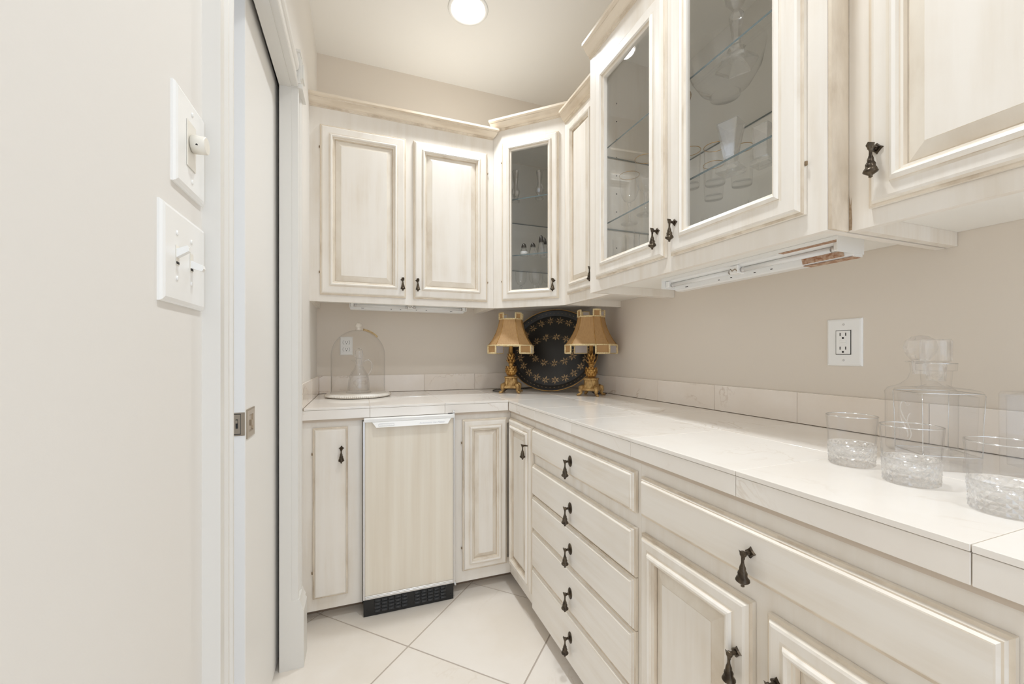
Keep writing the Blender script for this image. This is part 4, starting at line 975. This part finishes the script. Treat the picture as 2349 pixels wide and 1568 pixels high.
for (x, y), lb in (((0.946, 0.540), 'cut crystal tumbler farthest from the camera, beneath the wall outlet'), ((0.908, 0.426), 'middle cut crystal tumbler of three, in front of the square decanter'), ((0.866, 0.298), 'cut crystal tumbler nearest the camera, cut by the right edge')):
    t_ = thing('tumbler', (x, y, CT+0.0002), lb, 'glass', 'cut crystal tumblers'); rz_ = rg.uniform(0, 1)
    for me, nm in ((TG, 'cut_base'), (TW, 'bowl'), (TR, 'rim')): instance(me, nm, (x, y, CT+0.0002), t_, rz_)

def local_builder(t_):
    def bld(b, name, mats, parent=t_):
        o = b.build(name, mats, None); o.parent = parent
        if parent is not t_: o.location = o.location-parent.location
        return o
    return bld
def rsq(r, cr_, z, n=4):
    out = []
    for k, (sx_, sy_) in enumerate(((1, 1), (-1, 1), (-1, -1), (1, -1))):
        for i in range(n+1):
            a = k*PI/2+PI/2*i/n; out.append((sx_*(r-cr_)+cr_*math.cos(a), sy_*(r-cr_)+cr_*math.sin(a), z))
    return out
def sqlathe(b, lev, mi=0, cap=True):
    P = []; 
    for r, c_, z in lev: P += rsq(r, c_, z)
    m = 20; F = [(i*m+k, i*m+(k+1) % m, (i+1)*m+(k+1) % m, (i+1)*m+k) for i in range(len(lev)-1) for k in range(m)]
    if cap: F += [tuple(range(m)), tuple(range(len(P)-m, len(P)))]
    b.faces(P, F, mi, False)
d_ = thing('decanter', (1.092, 0.472, CT+0.0002), 'square clear glass decanter etched with a letter S, flat round stopper', 'decanter', 'decanters', math.radians(-37.7)); bld = local_builder(d_)
b = MB(); sqlathe(b, [(0.046, 0.004, 0.0), (0.0465, 0.006, 0.003), (0.0472, 0.006, 0.028), (0.0400, 0.008, 0.029), (0.034, 0.008, 0.027)]); bld(b, 'base', 'crystal')
b = MB(); sqlathe(b, [(0.0472, 0.006, 0.0282), (0.0485, 0.007, 0.10), (0.0505, 0.008, 0.146), (0.049, 0.012, 0.154), (0.040, 0.020, 0.158), (0.026, 0.022, 0.1595), (0.0215, 0.0212, 0.162), (0.0235, 0.0232, 0.192), (0.030, 0.0297, 0.193), (0.0305, 0.0302, 0.207), (0.0255, 0.0252, 0.208), (0.0165, 0.0162, 0.207)], 0, False)
sqlathe(b, [(0.0155, 0.0152, 0.165), (0.030, 0.018, 0.150), (0.044, 0.007, 0.143), (0.043, 0.006, 0.10), (0.041, 0.006, 0.034), (0.036, 0.008, 0.0295)], 0, False); bld(b, 'bottle', 'clear_wall')
b = MB()
for sx_ in (-1, 1):
    for sy_ in (-1, 1): b.tube([(sx_*0.0450, sy_*0.0450, 0.03), (sx_*0.0462, sy_*0.0462, 0.10), (sx_*0.0478, sy_*0.0478, 0.147)], 0.0009, 6)
b.tube([(x, y, 0.1495) for x, y, z in rsq(0.0494, 0.010, 0)], 0.0009, 6, 0, True); b.tube([(x, y, 0.0286) for x, y, z in rsq(0.0470, 0.006, 0)], 0.0009, 6, 0, True)
b.tube([(0.0298*math.cos(2*PI*k/32), 0.0298*math.sin(2*PI*k/32), 0.2072) for k in range(32)], 0.0009, 6, 0, True); bld(b, 'bright_edges', 'glass_rim')
b = MB(); b.lathe([(0.0, 0.172), (0.0145, 0.172), (0.0155, 0.206), (0.013, 0.2095), (0.022, 0.2115), (0.0235, 0.214), (0.0235, 0.252), (0.0220, 0.256), (0.0, 0.257)], 36); bld(b, 'stopper', 'crystal')
# etched blackletter S on the left-hand face (local -x side)
b = MB(); fx = -0.0497
def stroke(pts, ws):
    P = smooth_path([(0, y, z) for y, z in pts], 6); m = len(P)
    for i in range(m-1):
        w0, w1 = [ws[0]+(ws[1]-ws[0])*math.sin(PI*j/(m-1)) for j in (i, i+1)]
        b.poly([(fx, P[i].y-w0, P[i].z), (fx, P[i].y+w0, P[i].z), (fx, P[i+1].y+w1, P[i+1].z), (fx, P[i+1].y-w1, P[i+1].z)])
stroke([(-0.016, 0.126), (-0.006, 0.121), (0.004, 0.128), (0.014, 0.125), (0.018, 0.114), (0.012, 0.102), (0.0, 0.090), (-0.012, 0.078), (-0.018, 0.066), (-0.014, 0.055), (-0.002, 0.050), (0.010, 0.054)], (0.0006, 0.0024))
stroke([(0.018, 0.098), (0.012, 0.086), (0.0, 0.076), (-0.008, 0.064), (-0.006, 0.056)], (0.0005, 0.0028)); stroke([(-0.022, 0.104), (-0.014, 0.106), (-0.006, 0.094), (-0.004, 0.084)], (0.0004, 0.0016))
bld(b, 'etched_letter', 'etched')
d_ = thing('decanter', (1.222, 0.556, CT+0.0002), 'round clear glass decanter with a faceted stopper, behind the square one', 'decanter', 'decanters'); bld = local_builder(d_)
b = MB(); b.shell([(0.0, 0.001), (0.056, 0.001), (0.060, 0.006), (0.061, 0.06), (0.061, 0.128), (0.062, 0.138), (0.056, 0.147), (0.036, 0.155), (0.022, 0.168), (0.0165, 0.186), (0.018, 0.204), (0.027, 0.208), (0.024, 0.210), (0.014, 0.206)], 40); bld(b, 'bottle', 'clear_wall')
b = MB(); b.lathe([(0.0, 0.180), (0.0125, 0.180), (0.0155, 0.212), (0.024, 0.224), (0.030, 0.240), (0.026, 0.258), (0.014, 0.268), (0.0, 0.270)], 10, smooth=False); bld(b, 'stopper', 'crystal')
d_ = thing('decanter', (1.135, 0.338, CT+0.0002), 'plain square glass decanter at the right edge behind the nearest tumbler', 'decanter', 'decanters', math.radians(-34)); bld = local_builder(d_)
b = MB(); sqlathe(b, [(0.042, 0.003, 0.0), (0.043, 0.004, 0.004), (0.044, 0.004, 0.152), (0.043, 0.008, 0.157), (0.020, 0.0195, 0.160), (0.020, 0.0195, 0.19), (0.016, 0.0155, 0.19), (0.016, 0.0155, 0.162), (0.038, 0.005, 0.150), (0.037, 0.005, 0.022)]); bld(b, 'bottle', 'blown_glass')
b = MB(); sqlathe(b, [(0.0145, 0.014, 0.17), (0.0145, 0.014, 0.192), (0.022, 0.004, 0.194), (0.022, 0.004, 0.225), (0.020, 0.004, 0.228)]); bld(b, 'stopper', 'crystal')

# ------------------------------------------------------------------ glassware inside the cabinets
Z0B, Z1B, Z2B = UB+REC+0.0163, 1.6783, 1.9863
ZD0, ZD1, ZD2 = UB+REC+0.0163, 1.7003, 2.0173
def goldring(b, r, z, mi=1): b.tube([(r*math.cos(2*PI*k/32), r*math.sin(2*PI*k/32), z) for k in range(32)], 0.0011, 5, mi, True)
def wine_glass(x, y, z, lb, h=0.20, r=0.040, gold=True, grp='wine glasses in the glass cabinet'):
    t_ = thing('wine_glass', (x, y, z), lb, 'wine glass', grp); bld = local_builder(t_)
    b = MB(); b.lathe([(0.0, 0.0), (0.034, 0.0), (0.034, 0.0015), (0.012, 0.005), (0.0042, 0.012), (0.0036, 0.07), (0.0075, 0.082), (0.006, 0.088), (0.0, 0.089)], 24); bld(b, 'stem', 'crystal')
    b = MB(); b.shell([(0.004, 0.088), (0.020, 0.096), (0.031, 0.115), (r*0.93, 0.14), (r, h)], 32); bld(b, 'bowl', 'blown_glass')
    if gold: b = MB(); goldring(b, r, h, 0); bld(b, 'gold_rim', 'gold_edge')
def straight_glass(x, y, z, lb, grp, h=0.13, r=0.03, gold=False, cut=False):
    t_ = thing('drinking_glass', (x, y, z), lb, 'glass', grp); bld = local_builder(t_)
    b = MB(); fn = (lambda rr, zz, a: rr*(1+0.03*math.cos(12*a))) if cut else None
    b.shell([(0.0, 0.0), (r*0.86, 0.0), (r*0.9, 0.01), (r, h)], 36, fn=fn); b.lathe([(0.0, 0.001), (r*0.84, 0.001), (r*0.84, 0.012), (0.0, 0.010)], 24); bld(b, 'tumbler', 'blown_glass')
    if gold: b = MB(); goldring(b, r, h, 0); bld(b, 'gold_rim', 'gold_edge')
wine_glass(1.040, 1.405, Z1B, 'gold-rimmed wine glass at the far end of the cabinet middle shelf')
wine_glass(1.030, 1.290, Z1B, 'gold-rimmed wine glass beside the door stile on the middle shelf', 0.215)
wine_glass(1.150, 1.350, Z1B, 'gold-rimmed wine glass standing behind two others on the middle shelf', 0.21)
PLC = ['front row far left', 'front row second from left', 'front row third from left', 'back row left', 'back row right', 'by the door stile']
for k, (x, y) in enumerate(((1.00, 1.415), (1.01, 1.345), (1.00, 1.275), (1.08, 1.385), (1.09, 1.310), (1.03, 1.205))):
    straight_glass(x, y, Z0B, 'clear tall glass low behind the left glass door, '+PLC[k], 'tall glasses low in the glass cabinet', 0.165, 0.028, cut=True)
GG = [(1.000, 1.035, 'gold-rimmed glass closest to the stile in the right glass door'), (1.055, 0.985, 'widest gold-rimmed glass, left of the angular crystal vase'), (1.140, 0.960, 'gold-rimmed glass half hidden behind the angular crystal vase'), (1.150, 1.080, 'gold-rimmed glass at the rear of the middle shelf')]
for x, y, lb in GG: straight_glass(x, y, Z1B, lb, 'gold-rimmed glasses on the middle shelf', 0.12, 0.033, True)
for k, (x, y) in enumerate(((1.00, 0.94), (1.02, 0.86), (1.00, 0.78), (1.10, 0.90), (1.12, 0.80), (1.03, 0.71))):
    straight_glass(x, y, Z0B, 'short cut glass low behind the right glass door, '+PLC[k], 'short cut glasses low in the glass cabinet', 0.105, 0.033, cut=True)
# angular crystal vase
t_ = thing('crystal_vase', (1.030, 0.905, Z1B), 'angular flared crystal vase on a square foot, right glass door', 'vase', None, 0.35); bld = local_builder(t_)
b = MB(); sqlathe(b, [(0.032, 0.001, 0.0), (0.032, 0.001, 0.014), (0.014, 0.001, 0.018), (0.015, 0.001, 0.04), (0.030, 0.001, 0.145), (0.027, 0.001, 0.145), (0.010, 0.001, 0.05)]); bld(b, 'vase', 'crystal_heavy')
t_ = thing('crystal_vase', (1.075, 0.835, Z1B), 'square cut crystal vase behind the flared one', 'vase', None, 0.2); bld = local_builder(t_)
b = MB(); sqlathe(b, [(0.026, 0.001, 0.0), (0.026, 0.001, 0.012), (0.019, 0.001, 0.02), (0.022, 0.001, 0.11), (0.019, 0.001, 0.11), (0.014, 0.001, 0.022)]); bld(b, 'vase', 'crystal_heavy')
t_ = thing('crystal_candlestick', (1.035, 0.890, Z2B), 'crystal candlestick with a wide hexagonal foot on the top glass shelf', 'candlestick', None); bld = local_builder(t_)
b = MB(); b.lathe([(0.0, 0.0), (0.058, 0.0), (0.056, 0.010), (0.030, 0.030), (0.018, 0.038), (0.026, 0.050), (0.014, 0.062), (0.011, 0.080), (0.020, 0.150), (0.010, 0.165), (0.028, 0.19), (0.032, 0.215), (0.020, 0.216), (0.014, 0.20), (0.0, 0.20)], 6, smooth=False); bld(b, 'stick', 'crystal_heavy')
t_ = thing('glass_bowl', (1.125, 1.010, Z2B), 'large plain glass bowl on the top shelf beside the candlestick', 'bowl'); bld = local_builder(t_)
b = MB(); b.shell([(0.0, 0.001), (0.045, 0.001), (0.047, 0.006), (0.040, 0.010), (0.075, 0.035), (0.105, 0.085), (0.118, 0.15)], 48); bld(b, 'bowl', 'blown_glass')
t_ = thing('creamer', (1.060, 1.205, Z2B), 'white china creamer with a gilt handle on the top glass shelf', 'creamer', None, -0.9); bld = local_builder(t_)
b = MB(); b.lathe([(0.0, 0.0), (0.030, 0.0), (0.028, 0.006), (0.046, 0.030), (0.050, 0.052), (0.040, 0.078), (0.034, 0.092), (0.038, 0.105), (0.034, 0.104), (0.030, 0.09), (0.0, 0.04)], 32); bld(b, 'jug', 'ceramic_white')
b = MB(); b.tube(smooth_path([(0.036, 0, 0.095), (0.062, 0, 0.108), (0.078, 0, 0.085), (0.066, 0, 0.052), (0.046, 0, 0.040)]), 0.0042, 8); bld(b, 'handle', 'gold_paint')
t_ = thing('cut_glass_jar', (1.090, 0.700, Z1B), 'cut crystal jar with a lid by the right stile of the glass cabinet', 'jar'); bld = local_builder(t_)
b = MB(); b.lathe([(0.0, 0.0), (0.030, 0.0), (0.032, 0.01), (0.036, 0.06), (0.030, 0.13), (0.034, 0.16), (0.036, 0.21)], 14, smooth=False); bld(b, 'jar', 'crystal_heavy')
b = MB(); b.lathe([(0.036, 0.212), (0.030, 0.225), (0.012, 0.236), (0.016, 0.250), (0.012, 0.262), (0.0, 0.265)], 12, smooth=False); bld(b, 'lid', 'crystal')
# diagonal corner cabinet
for x, y, h, lb in ((0.835, 2.185, 0.175, 'slim crystal bud vase on the upper shelf of the corner cabinet, left'), (0.945, 2.095, 0.155, 'slim crystal bud vase on the upper shelf of the corner cabinet, centre'), (1.03, 2.06, 0.20, 'taller crystal bud vase by the right stile of the corner cabinet')):
    t_ = thing('bud_vase', (x, y, ZD2), lb, 'vase', 'bud vases in the corner cabinet'); bld = local_builder(t_)
    b = MB(); s_ = h/0.175; b.lathe([(0.0, 0.0), (0.026, 0.0), (0.024, 0.008), (0.010, 0.016), (0.020, 0.034*s_), (0.026, 0.055*s_), (0.014, 0.085*s_), (0.012, 0.10*s_), (0.020, h), (0.017, h), (0.009, 0.10*s_), (0.009, 0.03*s_), (0.0, 0.028*s_)], 10, smooth=False); bld(b, 'vase', 'crystal_heavy')
for x, y, filled, top, lb in ((0.872, 2.150, True, 'pewter', 'glass salt shaker half full with a dark domed cap'), (0.915, 2.120, False, 'pewter', 'squat cut glass shaker with a dark cap, second from left'), (0.960, 2.105, False, 'pewter', 'cut glass shaker with a dark cap below the tall cruet'), (0.995, 2.14, False, 'chrome', 'tall dark-topped glass cruet at the back of the shaker shelf')):
    t_ = thing('shaker', (x, y, ZD1), lb, 'shaker', 'shakers in the corner cabinet'); bld = local_builder(t_); tall = 1.6 if 'tall' in lb else 1.0
    b = MB(); b.lathe([(0.0, 0.0), (0.024, 0.0), (0.026, 0.006), (0.022, 0.026*tall), (0.015, 0.042*tall), (0.013, 0.046*tall), (0.0, 0.046*tall)], 10, smooth=False); bld(b, 'jar', 'crystal_heavy' if not filled else 'crystal')
    b = MB(); b.lathe([(0.0, 0.0462*tall), (0.0145, 0.0462*tall), (0.0145, 0.056*tall), (0.010, 0.066*tall), (0.004, 0.071*tall), (0.0, 0.072*tall)], 14); bld(b, 'cap', 'pewter')
    if filled: b = MB(); b.lathe([(0.0, 0.002), (0.0215, 0.002), (0.019, 0.024), (0.0, 0.025)], 14); bld(b, 'salt', 'salt')
for k, (x, y) in enumerate(((0.87, 2.19), (0.93, 2.13), (0.99, 2.08), (0.98, 2.20))):
    wine_glass(x, y, ZD0, 'plain stemmed glass low in the corner cabinet, '+['leftmost', 'second from left', 'nearest the handle', 'standing at the back'][k], 0.17, 0.034, False, 'stemmed glasses in the corner cabinet')
